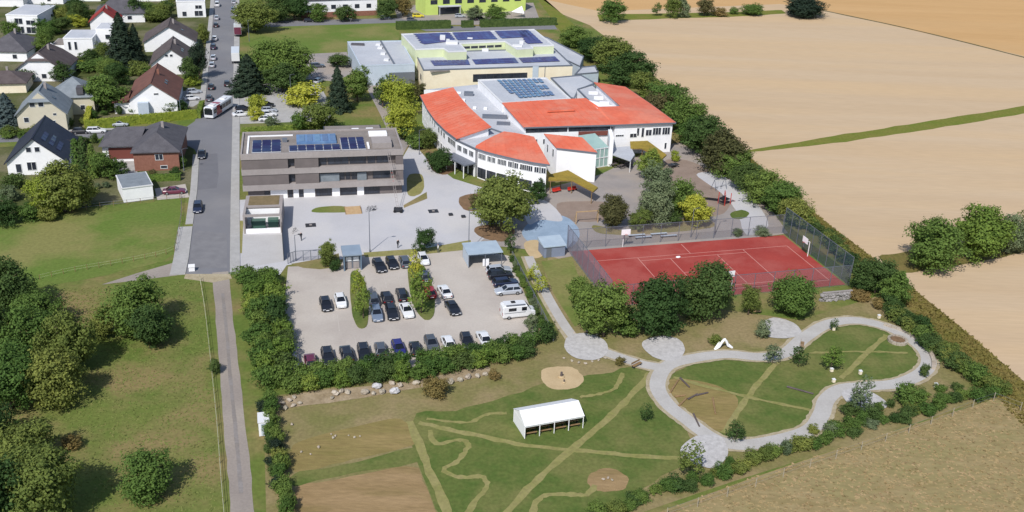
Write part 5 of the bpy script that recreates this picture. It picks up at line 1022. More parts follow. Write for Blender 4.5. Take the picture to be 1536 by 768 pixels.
# ---- uncountable grasses
def tufts(name, label, poly, n, h, w, m_, seed):
    rng = np.random.default_rng(seed); P = [(p.x, p.y) for p in poly]; xs = [p[0] for p in P]; ys = [p[1] for p in P]; C = []
    while len(C) < n:
        x = rng.uniform(min(xs), max(xs)); y = rng.uniform(min(ys), max(ys)); c = False; j = len(P) - 1
        for i in range(len(P)):
            if (P[i][1] > y) != (P[j][1] > y) and x < (P[j][0] - P[i][0]) * (y - P[i][1]) / (P[j][1] - P[i][1]) + P[i][0]: c = not c
            j = i
        if c: C.append((x, y))
    C = np.array(C); a = rng.uniform(0, np.pi, n); s = w * rng.uniform(.5, 1.4, n); hh = h * rng.uniform(.4, 1.3, n); dx = np.cos(a) * s; dy = np.sin(a) * s
    V = np.zeros((n, 6, 3)); ln = rng.normal(size=(n, 2)) * .2
    for k, (ux, uy) in enumerate(((dx, dy), (-dy, dx))):
        V[:, 3 * k, 0] = C[:, 0] - ux; V[:, 3 * k, 1] = C[:, 1] - uy; V[:, 3 * k + 1, 0] = C[:, 0] + ux; V[:, 3 * k + 1, 1] = C[:, 1] + uy; V[:, 3 * k + 2, :2] = C + ln; V[:, 3 * k + 2, 2] = hh
    me = bpy.data.meshes.new(name); me.vertices.add(6 * n); me.vertices.foreach_set("co", V.astype(np.float32).ravel()); me.loops.add(6 * n); me.loops.foreach_set("vertex_index", np.arange(6 * n, dtype=np.int32)); me.polygons.add(2 * n); me.polygons.foreach_set("loop_start", np.arange(0, 6 * n, 3, dtype=np.int32)); me.update(); me.materials.append(m_)
    o = bpy.data.objects.new(name, me); COL.objects.link(o); tag(o, label, "grass", kind="stuff")
tufts("dry_grass", "tall dry grass tufts covering the rough field", rf, 7000, .09, .3, mat("dry_blades", (178, 154, 118), (160, 138, 100), scale=.4, rgb3=(168, 148, 108), scale3=.15, rough=1, spec=.05), 1)
tufts("meadow_tufts", "uneven grass tufts of the lower left meadow", gpts([(-60, 440), (150, 430), (300, 420), (318, 560), (338, 800), (-60, 800)]), 12000, .10, .12, mat("green_blades", (116, 134, 68), (136, 136, 82), scale=.3, rough=1, spec=.05), 2)
tufts("verge_tufts", "rough grass tufts between the field hedge and the stubble field", fe[:7] + list(reversed(vl)), 9000, .3, .2, mat("verge_blades", (116, 112, 58), (132, 118, 72), scale=.3, rough=1, spec=.05), 3)
row("{o} leafy tree from the left among the upper gardens", [(-10, 60), (52, 62), (88, 110), (150, 92), (176, 120), (226, 130)], 9, (4.5, 7), (4.5, 6.5), "round", ["dark", "mid", "olive", "dark"], "trees in the upper gardens", 3, 21)
row("{o} leafy tree from the left among the topmost roofs", [(30, 30), (96, 40), (140, 26), (206, 34), (262, 26)], 9, (5, 8), (4.5, 7), "round", ["dark", "mid", "dark", "olive"], "trees among the topmost roofs", 4, 22)
row("{o} garden shrub from the left along the side street's lower side", [(100, 222), (140, 214), (172, 222), (182, 206)], 7, (1.5, 2.6), (2, 3), "bush", ["mid", "dark"], "shrubs along the side street", 1, 23)
row("{o} dark garden shrub from the left below the beige house", [(0, 210), (26, 204), (60, 200), (104, 190)], 9, (1.5, 3), (2.4, 3.6), "bush", ["mid", "dark", "olive"], "shrubs below the beige house", 1.2, 24)
# ================================================================ vehicles
def paint(name, rgb): return mat("paint_" + name, rgb, rough=.28, spec=.5, coat=.6, metal=.15 if name in ("silver", "grey", "blue") else 0.)
PA = {"black": paint("black", (36, 38, 46)), "navy": paint("navy", (38, 46, 72)), "white": paint("white", (240, 241, 244)), "silver": paint("silver", (196, 202, 212)), "grey": paint("grey", (92, 98, 108)), "red": paint("red", (168, 40, 44)), "maroon": paint("maroon", (110, 40, 66)), "blue": paint("blue", (54, 54, 130)), "yellow": paint("yellow", (232, 214, 52)), "bluegrey": paint("bluegrey", (120, 134, 156))}
m_cglass = mat("car_glass", (30, 34, 42), rough=.08, spec=.6)
m_tyre = mat("tyre", (30, 30, 32), rough=.8); m_rim = mat("rim", (176, 178, 182), rough=.4, metal=.6)
m_head = mat("headlamp_lens", (226, 230, 236), rough=.15, spec=.6); m_tail = mat("tail_lamp_lens", (150, 24, 28), rough=.3)
def loft(mb, st, sec):
    rings = [sec(*s) for s in st]; n = len(rings[0]); v = [p for r in rings for p in r]; fs = []
    for i in range(len(rings) - 1):
        for k in range(n): fs.append((i * n + k, i * n + (k + 1) % n, (i + 1) * n + (k + 1) % n, (i + 1) * n + k))
    fs += [tuple(range(n)), tuple(reversed(range((len(rings) - 1) * n, len(rings) * n)))]
    return mb.add(v, [tuple(reversed(f)) for f in fs])
def sec_body(x, w, zl, zt): return [(x, -w * .9, zl), (x, -w, zl + .18), (x, -w, zt - .14), (x, -w * .88, zt), (x, w * .88, zt), (x, w, zt - .14), (x, w, zl + .18), (x, w * .9, zl)]
CAR = {}
def car_proto(kind):
    P = {"hatch": dict(L=4.1, W=.88, belt=.94, roof=1.46, bon=.78, g0=(.95, -1.92), g1=(.15, -1.5)), "sedan": dict(L=4.6, W=.9, belt=.92, roof=1.42, bon=.78, g0=(.95, -1.62), g1=(.2, -.95)),
         "estate": dict(L=4.6, W=.9, belt=.95, roof=1.48, bon=.8, g0=(.95, -2.14), g1=(.2, -1.8)), "suv": dict(L=4.5, W=.93, belt=1.08, roof=1.66, bon=.95, g0=(1.0, -2.1), g1=(.3, -1.75)),
         "minivan": dict(L=4.8, W=.95, belt=1.12, roof=1.88, bon=.95, g0=(1.5, -2.28), g1=(.65, -2.1))}[kind]
    h = P["L"] / 2; w = P["W"]; b = P["belt"]; d = {}
    st = [(h, w * .72, .32, P["bon"] - .2), (h - .16, w * .92, .22, P["bon"] - .06), (h - .8, w, .2, P["bon"] + .06), (P["g0"][0], w, .2, b), (P["g0"][1] + .1, w, .2, b + .02)]
    st += [(-h + .14, w * .94, .24, b if kind != "sedan" else b - .02), (-h, w * .82, .34, b - .2)]
    d["body"] = (loft(MB(), st, sec_body).mesh("body", PA["black"]),)
    x0, x1 = P["g0"]; u0, u1 = P["g1"]; wb = w * .86; wt = w * .66; r = P["roof"]
    A = Vector((x0, -wb, b)); B = Vector((x0, wb, b)); C = Vector((x1, wb, b)); D = Vector((x1, -wb, b)); E = Vector((u0, -wt, r - .05)); F = Vector((u0, wt, r - .05)); H = Vector((u1, wt, r - .05)); I = Vector((u1, -wt, r - .05))
    mb = MB(); zr = Vector((0, 0, .05)); ins = .12
    mb.add([E, F, H, I] + [p + zr + Vector((-.12 if p.x == u0 else .12, ins * (-1 if p.y > 0 else 1), 0)) for p in (E, F, H, I)], [(4, 5, 6, 7), (0, 1, 5, 4), (1, 2, 6, 5), (2, 3, 7, 6), (3, 0, 4, 7), (3, 2, 1, 0)])
    for p, q_ in ((A, E), (B, F), (C, H), (D, I)): mb.bar(p, q_, .08, .1)
    for s in (-1, 1):
        m_ = (x0 + x1) / 2 - .1; mb.bar(Vector((m_, s * wb, b)), Vector(((u0 + u1) / 2, s * wt, r - .05)), .08, .05)
    d["roof"] = (mb.mesh("roof", PA["black"]),)
    d["windscreen"] = (MB().slab([A, B, F, E], .015).mesh("windscreen", m_cglass),); d["rear_window"] = (MB().slab([C, D, I, H], .015).mesh("rear_window", m_cglass),)
    for nm, q_ in (("side_window", [A, E, I, D]), ("side_window_b", [B, C, H, F])):
        me = MB().add(q_, [(0, 1, 2, 3)]).mesh("side_window", m_cglass); d[nm] = (me,)
    wm = MB(); wm.tube((0, -.1, 0), (0, .1, 0), .33, n=12); d["wheel"] = (wm.mesh("wheel", m_tyre),)
    d["rim"] = (MB().tube((0, -.112, 0), (0, .112, 0), .2, n=8).mesh("rim", m_rim),)
    d["headlight"] = (MB().box(-.1, .06, -.2, .2, -.07, .07).mesh("headlight", m_head),); d["taillight"] = (MB().box(-.05, .05, -.13, .13, -.1, .1).mesh("taillight", m_tail),)
    d["plate"] = (MB().box(-.01, .01, -.25, .25, -.06, .06).mesh("number_plate", m_white),)
    d["P"] = P; CAR[kind] = d
for k in ("hatch", "sedan", "estate", "suv", "minivan"): car_proto(k)
def car(kind, col, label, px, ang, group=None, off=0.0):
    d = CAR[kind]; P = d["P"]; p = G(*px); t = thing("parked_car", label, "car", (p.x, p.y, off), ang, group); h = P["L"] / 2; w = P["W"]; m_ = PA[col]
    place("body", d["body"][0], t, m_=m_); place("roof", d["roof"][0], t, m_=m_)
    for n in ("windscreen", "rear_window"): place(n, d[n][0], t)
    place("side_window", d["side_window"][0], t); place("side_window", d["side_window_b"][0], t)
    for x in (h - .85, -h + .85):
        for y in (-w + .09, w - .09): wo_ = place("wheel", d["wheel"][0], t, (x, y, .33)); place("rim", d["rim"][0], wo_)
    for y in (-w * .6, w * .6): place("headlight", d["headlight"][0], t, (h - .07, y, P["bon"] - .2)); place("taillight", d["taillight"][0], t, (-h + .03, y * 1.12, P["belt"] - .28))
    place("number_plate", d["plate"][0], t, (-h - .006, 0, .5)); place("number_plate", d["plate"][0], t, (h + .006, 0, .45))
    return t
AW = GA + R(90); TO = GA - R(90); LOT = "cars in the school car park"
for a in [("hatch", "black", "dark hatchback alone at the left of the lot beside a white one", (489, 461), TO + R(4)), ("hatch", "white", "white hatchback left of the lot's left island", (511, 456), TO + R(2)),
          ("estate", "black", "first black car from the left in the lot's top row", (569, 403), TO + R(6)), ("hatch", "black", "second black car from the left in the lot's top row", (588, 399), TO + R(4)), ("estate", "grey", "grey car half behind the lime tree in the top row", (607, 396), AW), ("hatch", "white", "white hatchback at the right end of the lot's top row", (635, 393), TO + R(2)),
          ("estate", "grey", "dark grey car behind the left island, rear middle row", (560, 452), AW), ("hatch", "black", "black hatchback in the middle of the rear middle row", (580, 450), AW), ("estate", "black", "black car at the right end of the rear middle row", (603, 446), AW), ("estate", "bluegrey", "blue-grey estate nearest the left island, front middle row", (565, 475), TO), ("estate", "black", "black car in the middle of the front middle row", (588, 473), TO), ("sedan", "white", "white saloon at the right end of the front middle row", (610, 470), TO + R(4)),
          ("hatch", "red", "red car half hidden by the right lot island's tree", (645, 442), AW), ("sedan", "white", "white saloon just right of the right lot island", (667, 441), AW + R(4)), ("sedan", "black", "black saloon standing below the white one, lot centre right", (679, 466), TO + R(6)), ("hatch", "grey", "grey car behind the trees of the right lot island", (637, 418), AW),
          ("estate", "silver", "silver estate farthest back of the side-on cars", (748, 409), GA + R(3)), ("suv", "black", "black car second of the side-on cars", (750, 417), GA + R(2)), ("estate", "navy", "dark blue car third of the side-on cars", (758, 428), GA + R(4)), ("estate", "silver", "silver estate nearest of the side-on cars", (762, 440), GA + R(180))]: car(*a, group=LOT)
bx = [(440, 548, "grey", "hatch"), (466, 546, "maroon", "hatch"), (492, 540, "black", "estate"), (520, 536, "black", "suv"), (546, 534, "black", "estate"), (571, 528, "grey", "hatch"), (598, 527, "blue", "hatch"), (623, 527, "black", "hatch"), (647, 520, "grey", "hatch"), (672, 518, "white", "hatch"), (700, 516, "black", "hatch"), (726, 512, "white", "sedan")]
CN = {"grey": "grey", "maroon": "maroon", "black": "black", "blue": "violet-blue", "white": "white"}
for i, (x, y, c, k) in enumerate(bx): car(k, c, CN[c] + " car, " + ordw(i + 1) + " from the left against the hedge below the lot", (x, y), (AW if i % 2 else TO) + R(random.uniform(-3, 3)), LOT)
ST = "cars along the street"
sa = GA + R(90)
for a in [("sedan", "black", "black car in the street beside the brick bungalow", (303, 235), TO), ("estate", "navy", "dark blue estate in the street beside the green meadow", (297, 315), TO), ("sedan", "maroon", "maroon car in the drive beside the white garage", (262, 290), GA), ("hatch", "black", "black car driving up the middle of the street", (341, 128), AW),
          ("hatch", "grey", "grey car nearest the bus at the street's left kerb", (314, 150), AW), ("hatch", "black", "black car second from the bus at the left kerb", (317, 133), AW), ("hatch", "silver", "silver car third from the bus at the left kerb", (318, 100), AW), ("hatch", "silver", "silver car fourth from the bus at the left kerb", (320, 89), AW), ("suv", "navy", "dark van-like car fifth from the bus at the left kerb", (320, 73), AW), ("hatch", "white", "white car sixth from the bus at the left kerb", (322, 60), AW), ("hatch", "black", "black car seventh from the bus at the left kerb", (324, 40), AW), ("hatch", "silver", "silver car eighth from the bus at the left kerb", (325, 29), AW), ("minivan", "white", "white van at the left kerb near the top edge", (326, 9), AW), ("hatch", "bluegrey", "blue-grey car at the right kerb near the top edge", (350, 16), AW), ("hatch", "silver", "silver car topmost at the right kerb", (351, 5), AW),
          ("estate", "white", "white estate in the side street by the clipped hedge", (145, 199), GA), ("hatch", "black", "dark car left of the white estate in the side street", (122, 200), GA), ("hatch", "silver", "silver car on the side street beyond the bungalow roof", (180, 189), GA), ("hatch", "white", "white car in the red-brown house's drive", (288, 150), GA + R(10)), ("hatch", "silver", "second car in the red-brown house's drive, behind the white one", (291, 140), GA + R(10)),
          ("sedan", "white", "white car at the street end of the teachers' car park", (362, 174), GA + R(10)), ("hatch", "black", "black car at the street end of the teachers' car park", (365, 166), GA + R(10)), ("hatch", "white", "nearest white car in the teachers' car park", (400, 181), GA), ("estate", "white", "second white car in the teachers' car park", (402, 174), GA), ("hatch", "silver", "silver car behind the white teachers' cars", (404, 168), GA), ("hatch", "black", "black car at the back of the teachers' row", (400, 160), GA),
          ("hatch", "silver", "silver car under trees in the gravel yard", (478, 124), GA + R(60)), ("estate", "grey", "grey car in the gravel yard by the annex", (476, 101), GA + R(5)),
          ("suv", "yellow", "yellow car parked beside the lime green block", (627, 26), GA), ("hatch", "grey", "grey car parked just below the yellow one", (618, 32), GA), ("hatch", "black", "dark car on the cross road under the first tree", (464, 33), GA), ("estate", "black", "dark car on the cross road under the second tree", (520, 32), GA), ("hatch", "grey", "grey car on the cross road near the dark hedge", (578, 29), GA), ("hatch", "black", "dark car in the gap between the dark hedges", (720, 30), GA + R(20)), ("hatch", "silver", "silver car on the yard beyond the dark hedge", (690, 26), GA)]: car(*a, group=ST if a[3][0] < 356 else None)
def wheels(t, xs, y, r, w=.26):
    for x in xs:
        for s in (-1, 1):
            o = MB().tube((x, s * y - w / 2, r), (x, s * y + w / 2, r), r, n=14).build("wheel", m_tyre, t); MB().tube((x, s * y - w / 2 - .01, r), (x, s * y + w / 2 + .01, r), r * .55, n=10).build("rim", m_rim, o)
# city bus turning at the junction
a = G(307, 183); b = G(349, 156); d = a - b
t = thing("city_bus", "white city bus with dark red side panels turning at the junction", "bus", ((a + b) / 2).to_tuple(), math.atan2(d.y, d.x))
L2, W2 = 6.0, 1.27
loft(MB(), [(L2, W2 * .94, .4, 2.9), (L2 - .25, W2, .32, 3.02), (-L2 + .2, W2, .32, 3.02), (-L2, W2 * .96, .4, 2.9)], sec_body).build("body", PA["white"], t)
MB().box(L2 - .05, L2 + .02, -1.1, 1.1, 1.1, 2.6).build("windscreen", m_cglass, t); MB().box(-L2 - .02, -L2 + .05, -1, 1, 1.6, 2.6).build("rear_window", m_cglass, t)
for s in (-1, 1):
    for k in range(6): MB().box(L2 - 2.1 - k * 1.75, L2 - .5 - k * 1.75, s * W2 - .02, s * W2 + .02, 1.35, 2.45).build("side_window", m_cglass, t)
    MB().box(L2 - 5.2, L2 - 2.0, s * W2 - .025, s * W2 + .015, .55, 1.33).build("side_panel", PA["red"], t); MB().box(L2 - 4.2, L2 - 2.2, s * W2 - .03, s * W2 + .025, 1.3, 3.0).build("side_panel", PA["red"], t)
    MB().box(L2 - .02, L2 + .04, s * .95 - .2, s * .95 + .2, .7, .9).build("headlight", m_head, t)
for x in (3.4, -3.2): MB().box(x - .9, x + .9, -.7, .7, 3.0, 3.22).build("roof_unit", m_whitemetal, t)
MB().box(.6, 2.2, -1.0, 1.0, 3.02, 3.06).build("roof_stripe", PA["red"], t); MB().box(L2 - .02, L2 + .05, -.8, .8, 2.65, 2.88).build("destination_sign", m_black, t)
wheels(t, (3.4, -3.0), 1.1, .48)
# two box vans at the right kerb
for lab, px, L_, red in (("white truck with a dark red rear at the right kerb", (357, 52), 8.5, True), ("long white truck half behind the dark pine", (354, 90), 11.0, False)):
    p = G(*px); t = thing("delivery_truck", lab, "truck", p, AW)
    MB().box(-L_ / 2, L_ / 2 - 2.1, -1.2, 1.2, .95, 3.5).build("cargo_box", PA["white"], t); loft(MB(), [(L_ / 2, 1.1, .4, 2.3), (L_ / 2 - .3, 1.15, .35, 2.7), (L_ / 2 - 2.0, 1.15, .35, 2.75)], sec_body).build("cab", PA["white"], t)
    MB().box(-L_ / 2, L_ / 2 - 2, -.5, .5, .6, .95).build("chassis", m_black, t); MB().box(L_ / 2 - .3, L_ / 2 + .01, -1, 1, 1.5, 2.2).build("windscreen", m_cglass, t)
    if red: MB().box(-L_ / 2 - .03, -L_ / 2 - .002, -1.15, 1.15, 1.0, 3.4).build("rear_door", PA["maroon"], t)
    else: MB().box(-L_ / 2 - .03, -L_ / 2 - .002, -1.15, 1.15, 1.0, 3.4).build("rear_door", m_whitemetal, t)
    wheels(t, (L_ / 2 - 1.2, -L_ / 2 + 1.4), 1.0, .45)
# camper van
p = G(777, 474); t = thing("camper_van", "white camper van with a raised roof at the lot's right edge", "camper van", p, GA + R(2))
loft(MB(), [(2.85, .8, .4, 1.0), (2.6, .98, .3, 1.2), (1.9, 1.0, .3, 1.45), (1.2, 1.0, .28, 2.35), (-2.7, 1.0, .28, 2.4), (-2.85, .94, .4, 2.2)], sec_body).build("body", PA["white"], t)
MB().prism([(.9, -.72), (.9, .72), (-2.5, .72), (-2.5, -.72)], 2.36, [2.52, 2.52, 2.66, 2.66]).build("raised_roof", PA["white"], t)
MB().slab([(1.95, -.82, 1.52), (1.95, .82, 1.52), (1.28, .8, 2.28), (1.28, -.8, 2.28)], .02).build("windscreen", m_cglass, t)
for s in (-1, 1):
    MB().box(.3, 1.15, s * 1.0 - .015, s * 1.0 + .015, 1.45, 2.1).build("side_window", m_cglass, t); MB().box(-1.9, -.6, s * 1.0 - .015, s * 1.0 + .015, 1.5, 2.05).build("side_window", m_cglass, t); MB().box(-2.6, 1.0, s * 1.0 - .012, s * 1.0 + .012, 1.15, 1.24).build("stripe", PA["grey"], t)
    MB().box(2.55, 2.75, s * .72 - .14, s * .72 + .14, .72, .92).build("headlight", m_head, t); MB().box(-2.9, -2.82, s * .84 - .07, s * .84 + .07, .8, 1.3).build("taillight", m_tail, t)
MB().bar((.9, -.85, 2.46), (-2.3, -.85, 2.5), .18, .18).build("awning", m_metal, t); MB().box(-1.3, -.6, -.3, .3, 2.66, 2.74).build("roof_hatch", m_black, t)
wheels(t, (1.95, -1.8), .9, .34, .2)
# ================================================================ fences, furniture, play things, tent
def mesh_fence(label, pts, H, n, alpha_m, post_m=None, name="court_fence"):
    o = pts[0]; t = thing(name, label, "fence", o); post_m = post_m or m_metal
    for i in range(len(pts) - 1):
        a = pts[i] - o; b = pts[i + 1] - o
        for k in range(n[i] + (1 if i == len(pts) - 2 else 0)):
            p = a.lerp(b, k / n[i]); MB().tube((p.x, p.y, 0), (p.x, p.y, H), .06, n=5).build("post", post_m, t)
        for k in range(n[i]):
            p = a.lerp(b, k / n[i]); q_ = a.lerp(b, (k + 1) / n[i]); MB().add([(p.x, p.y, .05), (q_.x, q_.y, .05), (q_.x, q_.y, H), (p.x, p.y, H)], [(0, 1, 2, 3)]).build("mesh_panel", alpha_m, t)
        MB().bar(Vector((a.x, a.y, H)), Vector((b.x, b.y, H)), .07, .07).build("top_rail", post_m, t)
mf_g = mat("green_netting", (66, 90, 104), rough=.8, alpha=.5); mf_l = mat("pale_netting", (150, 146, 162), rough=.8, alpha=.55); mf_c = mat("wire_mesh", (140, 138, 148), rough=.7, alpha=.24)
mesh_fence("tall green netting fence on the right side of the red court", [C_(CW + .4, -.4), C_(CW + .4, CD + 1)], 5.5, [9], mf_g)
mesh_fence("tall pale netting fence on the left side of the red court", [C_(-.4, -.4), C_(-.4, CD + 1)], 5.0, [8], mf_l)
mesh_fence("tall mesh fence along the near side of the red court", [C_(-.2, -.4), C_(CW + .2, -.4)], 4.0, [12], mf_c)
mesh_fence("mesh fence along the far side of the red court", [C_(-.2, CD + 1), C_(CW + .2, CD + 1)], 4.0, [12], mf_c)
mesh_fence("low mesh fence around the plaza corner by the drive", [G(432, 396), G(444, 392), G(500, 388)], 2.0, [3, 5], mf_c, name="mesh_fence")
mesh_fence("mesh fence between the car park and the gravel path", [G(768, 388), G(790, 430), G(830, 512)], 1.5, [5, 7], mf_c, name="mesh_fence")
def wire_fence(label, px, n, H=1.1, post_m=None, rails=2, name="wire_fence", rr=.025, rm=None):
    P = smooth_line(gpts(px), 6); cum = [0]
    for i in range(1, len(P)): cum.append(cum[-1] + (P[i] - P[i - 1]).length)
    t = thing(name, label, "fence", P[0]); pr_ = None
    for k in range(n + 1):
        s = cum[-1] * k / n; i = min(max(j for j in range(len(cum)) if cum[j] <= s + 1e-6), len(P) - 2); p = P[i].lerp(P[i + 1], (s - cum[i]) / max(1e-6, cum[i + 1] - cum[i])) - P[0]
        MB().tube((p.x, p.y, -.1), (p.x, p.y, H), .05, n=5).build("post", post_m or m_wood, t)
        if pr_ is not None:
            for r in range(rails):
                z = H * (r + 1) / (rails + .15); MB().tube((pr_.x, pr_.y, z), (p.x, p.y, z), rr, n=4).build("wire", rm or m_metal, t)
        pr_ = p
tape = mat("pale_tape", (206, 206, 176), rough=.7)
wire_fence("pale tape fence beside the field track", [(300, 420), (308, 470), (318, 560), (326, 640), (332, 720), (338, 790)], 16, 1.0, rm=tape, rr=.03)
wire_fence("wire fence along the lower edge of the green meadow", [(60, 420), (110, 408), (170, 398), (240, 384), (262, 376)], 12, 1.0, rm=tape, rr=.012)
wire_fence("wire fence at the upper edge of the green meadow", [(-20, 336), (60, 326), (130, 314), (200, 306), (270, 298)], 14, 1.1)
wire_fence("wire fence along the street side of the green meadow", [(272, 296), (272, 330), (262, 378)], 8, 1.2)
wire_fence("pale post fence between hedge and rough dry field", [(1000, 776), (1100, 742), (1220, 700), (1330, 662), (1420, 628), (1495, 600), (1530, 616)], 14, 1.4, post_m=mat("pale_post", (180, 170, 150), rough=.9), rr=.012)
# stone wall at the court corner, built of separate stones
m_stone = mat("rubble_stone", (168, 164, 164), (140, 136, 134), scale=1.2, fine=.15, fscale=5, rough=.95, objrand=.12); m_bould = mat("pale_boulder", (190, 180, 164), (166, 154, 138), scale=.8, fine=.12, fscale=4, rough=.95, objrand=.12)
sr = random.Random(3); STN = [MB().ball((0, 0, .4), .5, (1, .8, .75), 8, 5, .22, sr).mesh("boulder", m_bould) for _ in range(6)]
w0 = G(1232, 452); t = thing("rubble_wall", "grey rubble stone wall at the lower right corner of the red court", "wall", w0); w1 = G(1276, 448) - w0
for r in range(3):
    for k in range(11):
        p = w1 * ((k + .5 * (r % 2)) / 11); o = place("stone", sr.choice(STN), t, (p.x, p.y + sr.uniform(-.1, .1), r * .5 - .1), (sr.uniform(-.3, .3), sr.uniform(-.3, .3), sr.uniform(0, 6)), m_stone, (1.0, 1.0, .85))
MB().bar(Vector((0, 0, 1.65)), w1 + Vector((0, 0, 1.65)), .4, .1).build("coping", m_concrete, t)
# boulders
BO = "boulders below the car park hedge"
spots = [(424, 606, .5), (434, 602, .6), (440, 610, .55), (450, 606, .5), (428, 614, .6), (441, 597, .5), (503, 592, .8), (512, 589, .7), (521, 590, .75), (498, 598, .5), (547, 591, .9), (565, 582, .95), (573, 590, .8), (592, 590, 1.05), (560, 592, .6), (600, 580, .7), (624, 577, .8), (588, 577, .7), (676, 575, .8), (690, 572, .7), (702, 568, .8), (716, 566, .7), (728, 563, .6)]
for i, (x, y, s) in enumerate(sorted(spots)):
    p = G(x, y); o = place("boulder", STN[i % 6], None, (p.x, p.y, -.05), (0, 0, i * 1.3), m_plaza if x in (565, 592) else m_bould, (s * 1.5, s * 1.3, s * 1.2)); tag(o, ordw(i + 1) + " boulder from the left in the line below the car park hedge", "boulder", BO)
for i, (x, y, s) in enumerate([(846, 538, .3), (858, 542, .35), (868, 545, .4), (878, 546, .35), (888, 543, .3), (898, 541, .35), (908, 538, .4), (862, 500, .3), (880, 498, .35), (895, 503, .3)]):
    p = G(x, y); o = place("boulder", STN[i % 6], None, (p.x, p.y, -.03), (0, 0, i * 2.1), m_bould, (s * 1.6, s * 1.4, s * 1.2)); tag(o, ordw(i + 1) + " small stone around the first paved bay, counted from the left front", "boulder", "edge stones of the first bay")
for i, (x, y) in enumerate([(497, 652), (503, 655), (500, 658), (523, 654), (532, 657), (478, 672), (466, 682), (452, 679), (438, 638), (540, 655)]):
    p = G(x, y); s = .28 + .1 * (i % 3); o = place("boulder", STN[i % 6], None, (p.x, p.y, -.02), (0, 0, i), m_bould, (s, s, s)); tag(o, ordw(i + 1) + " small pale stone scattered on the upper soil bed", "stone", "stones on the soil bed")
# ---- white marquee
a = G(787, 658); b = G(874, 642); d = b - a; LN = d.length; ang = math.atan2(d.y, d.x)
t = thing("marquee", "white open-sided marquee with a ridge roof on the lawn", "tent", a, ang); D = 4.2; E_ = 2.0; RH = 3.1
mt = mat("tent_canvas", (250, 250, 252), rough=.7)
for y0, y1 in ((-.15, D / 2), (D + .15, D / 2)): MB().slab([(-.1, y0, E_), (LN + .1, y0, E_), (LN + .1, y1, RH), (-.1, y1, RH)], .03).build("roof_canvas", mt, t)
for x in (0, LN): MB().add([(x - .02, 0, E_ - .1), (x - .02, D, E_ - .1), (x - .02, D / 2, RH - .04), (x + .02, 0, E_ - .1), (x + .02, D, E_ - .1), (x + .02, D / 2, RH - .04)], [(0, 1, 2), (5, 4, 3), (0, 3, 4, 1), (1, 4, 5, 2), (2, 5, 3, 0)]).build("gable_canvas", mt, t)
for y in (-.02, D - .02): MB().box(0, LN, y, y + .04, E_ - .3, E_).build("valance", mt, t)
MB().box(-.03, .03, .1, D - .1, .02, E_ - .1).build("side_canvas", mt, t); MB().box(.1, LN - .1, D - .03, D + .03, .02, E_ - .3).build("side_canvas", mt, t)
for k in range(5):
    for y in (0, D): x = LN * k / 4; MB().tube((x, y, 0), (x, y, E_), .06, n=6).build("leg", mt, t)
for k in range(4):
    x = LN * (k + .5) / 4 - .85; f = thing("folding_table", ordw(k + 1) + " wooden folding table from the left inside the marquee", "table", t.matrix_basis @ Vector((x, .9, 0)), ang, "marquee tables")
    MB().box(0, 1.7, 0, .6, .7, .75).build("tabletop", m_wood, f)
    for lx in (.15, 1.55): MB().box(lx - .03, lx + .03, .05, .55, 0, .7).build("leg", m_darkmetal, f)
    MB().box(0, 1.7, -.55, -.3, .42, .46).build("bench", m_wood, f)
    for lx in (.2, 1.5): MB().box(lx - .02, lx + .02, -.52, -.33, 0, .42).build("bench_leg", m_darkmetal, f)
# ---- lamp posts
def lamp(label, px, H=8.2):
    p = G(*px); t = thing("lamp_post", label, "lamp post", p, GA, "lamp posts"); MB().tube((0, 0, 0), (0, 0, H), .09, .05, 8).build("pole", m_metal, t); MB().tube((0, 0, 0), (0, 0, .5), .14, n=8).build("base", m_metal, t)
    MB().bar((0, 0, H - .05), (.9, 0, H + .1), .06, .06).build("arm", m_metal, t); MB().box(.6, 1.3, -.15, .15, H + .06, H + .18).build("lamp_head", m_darkmetal, t)
for a in [("tall lamp post in the middle of the plaza", (555, 378)), ("lamp post at the right end of the plaza strip", (703, 376)), ("lamp post at the plaza corner near the drive", (444, 391), 5), ("lamp post on the street verge by the bungalow", (276, 256), 5), ("lamp post in the teachers' car park", (437, 150), 7), ("lamp post beside the curved school wing", (629, 232), 6), ("lamp post at the street's right pavement up the hill", (374, 62), 7), ("lamp post at the far court fence", (1072, 352), 8), ("second lamp post at the far court fence, nearer the yellow-green tree", (1036, 356), 6), ("lamp post on the long hedge's street side", (272, 178), 5)]: lamp(*a)
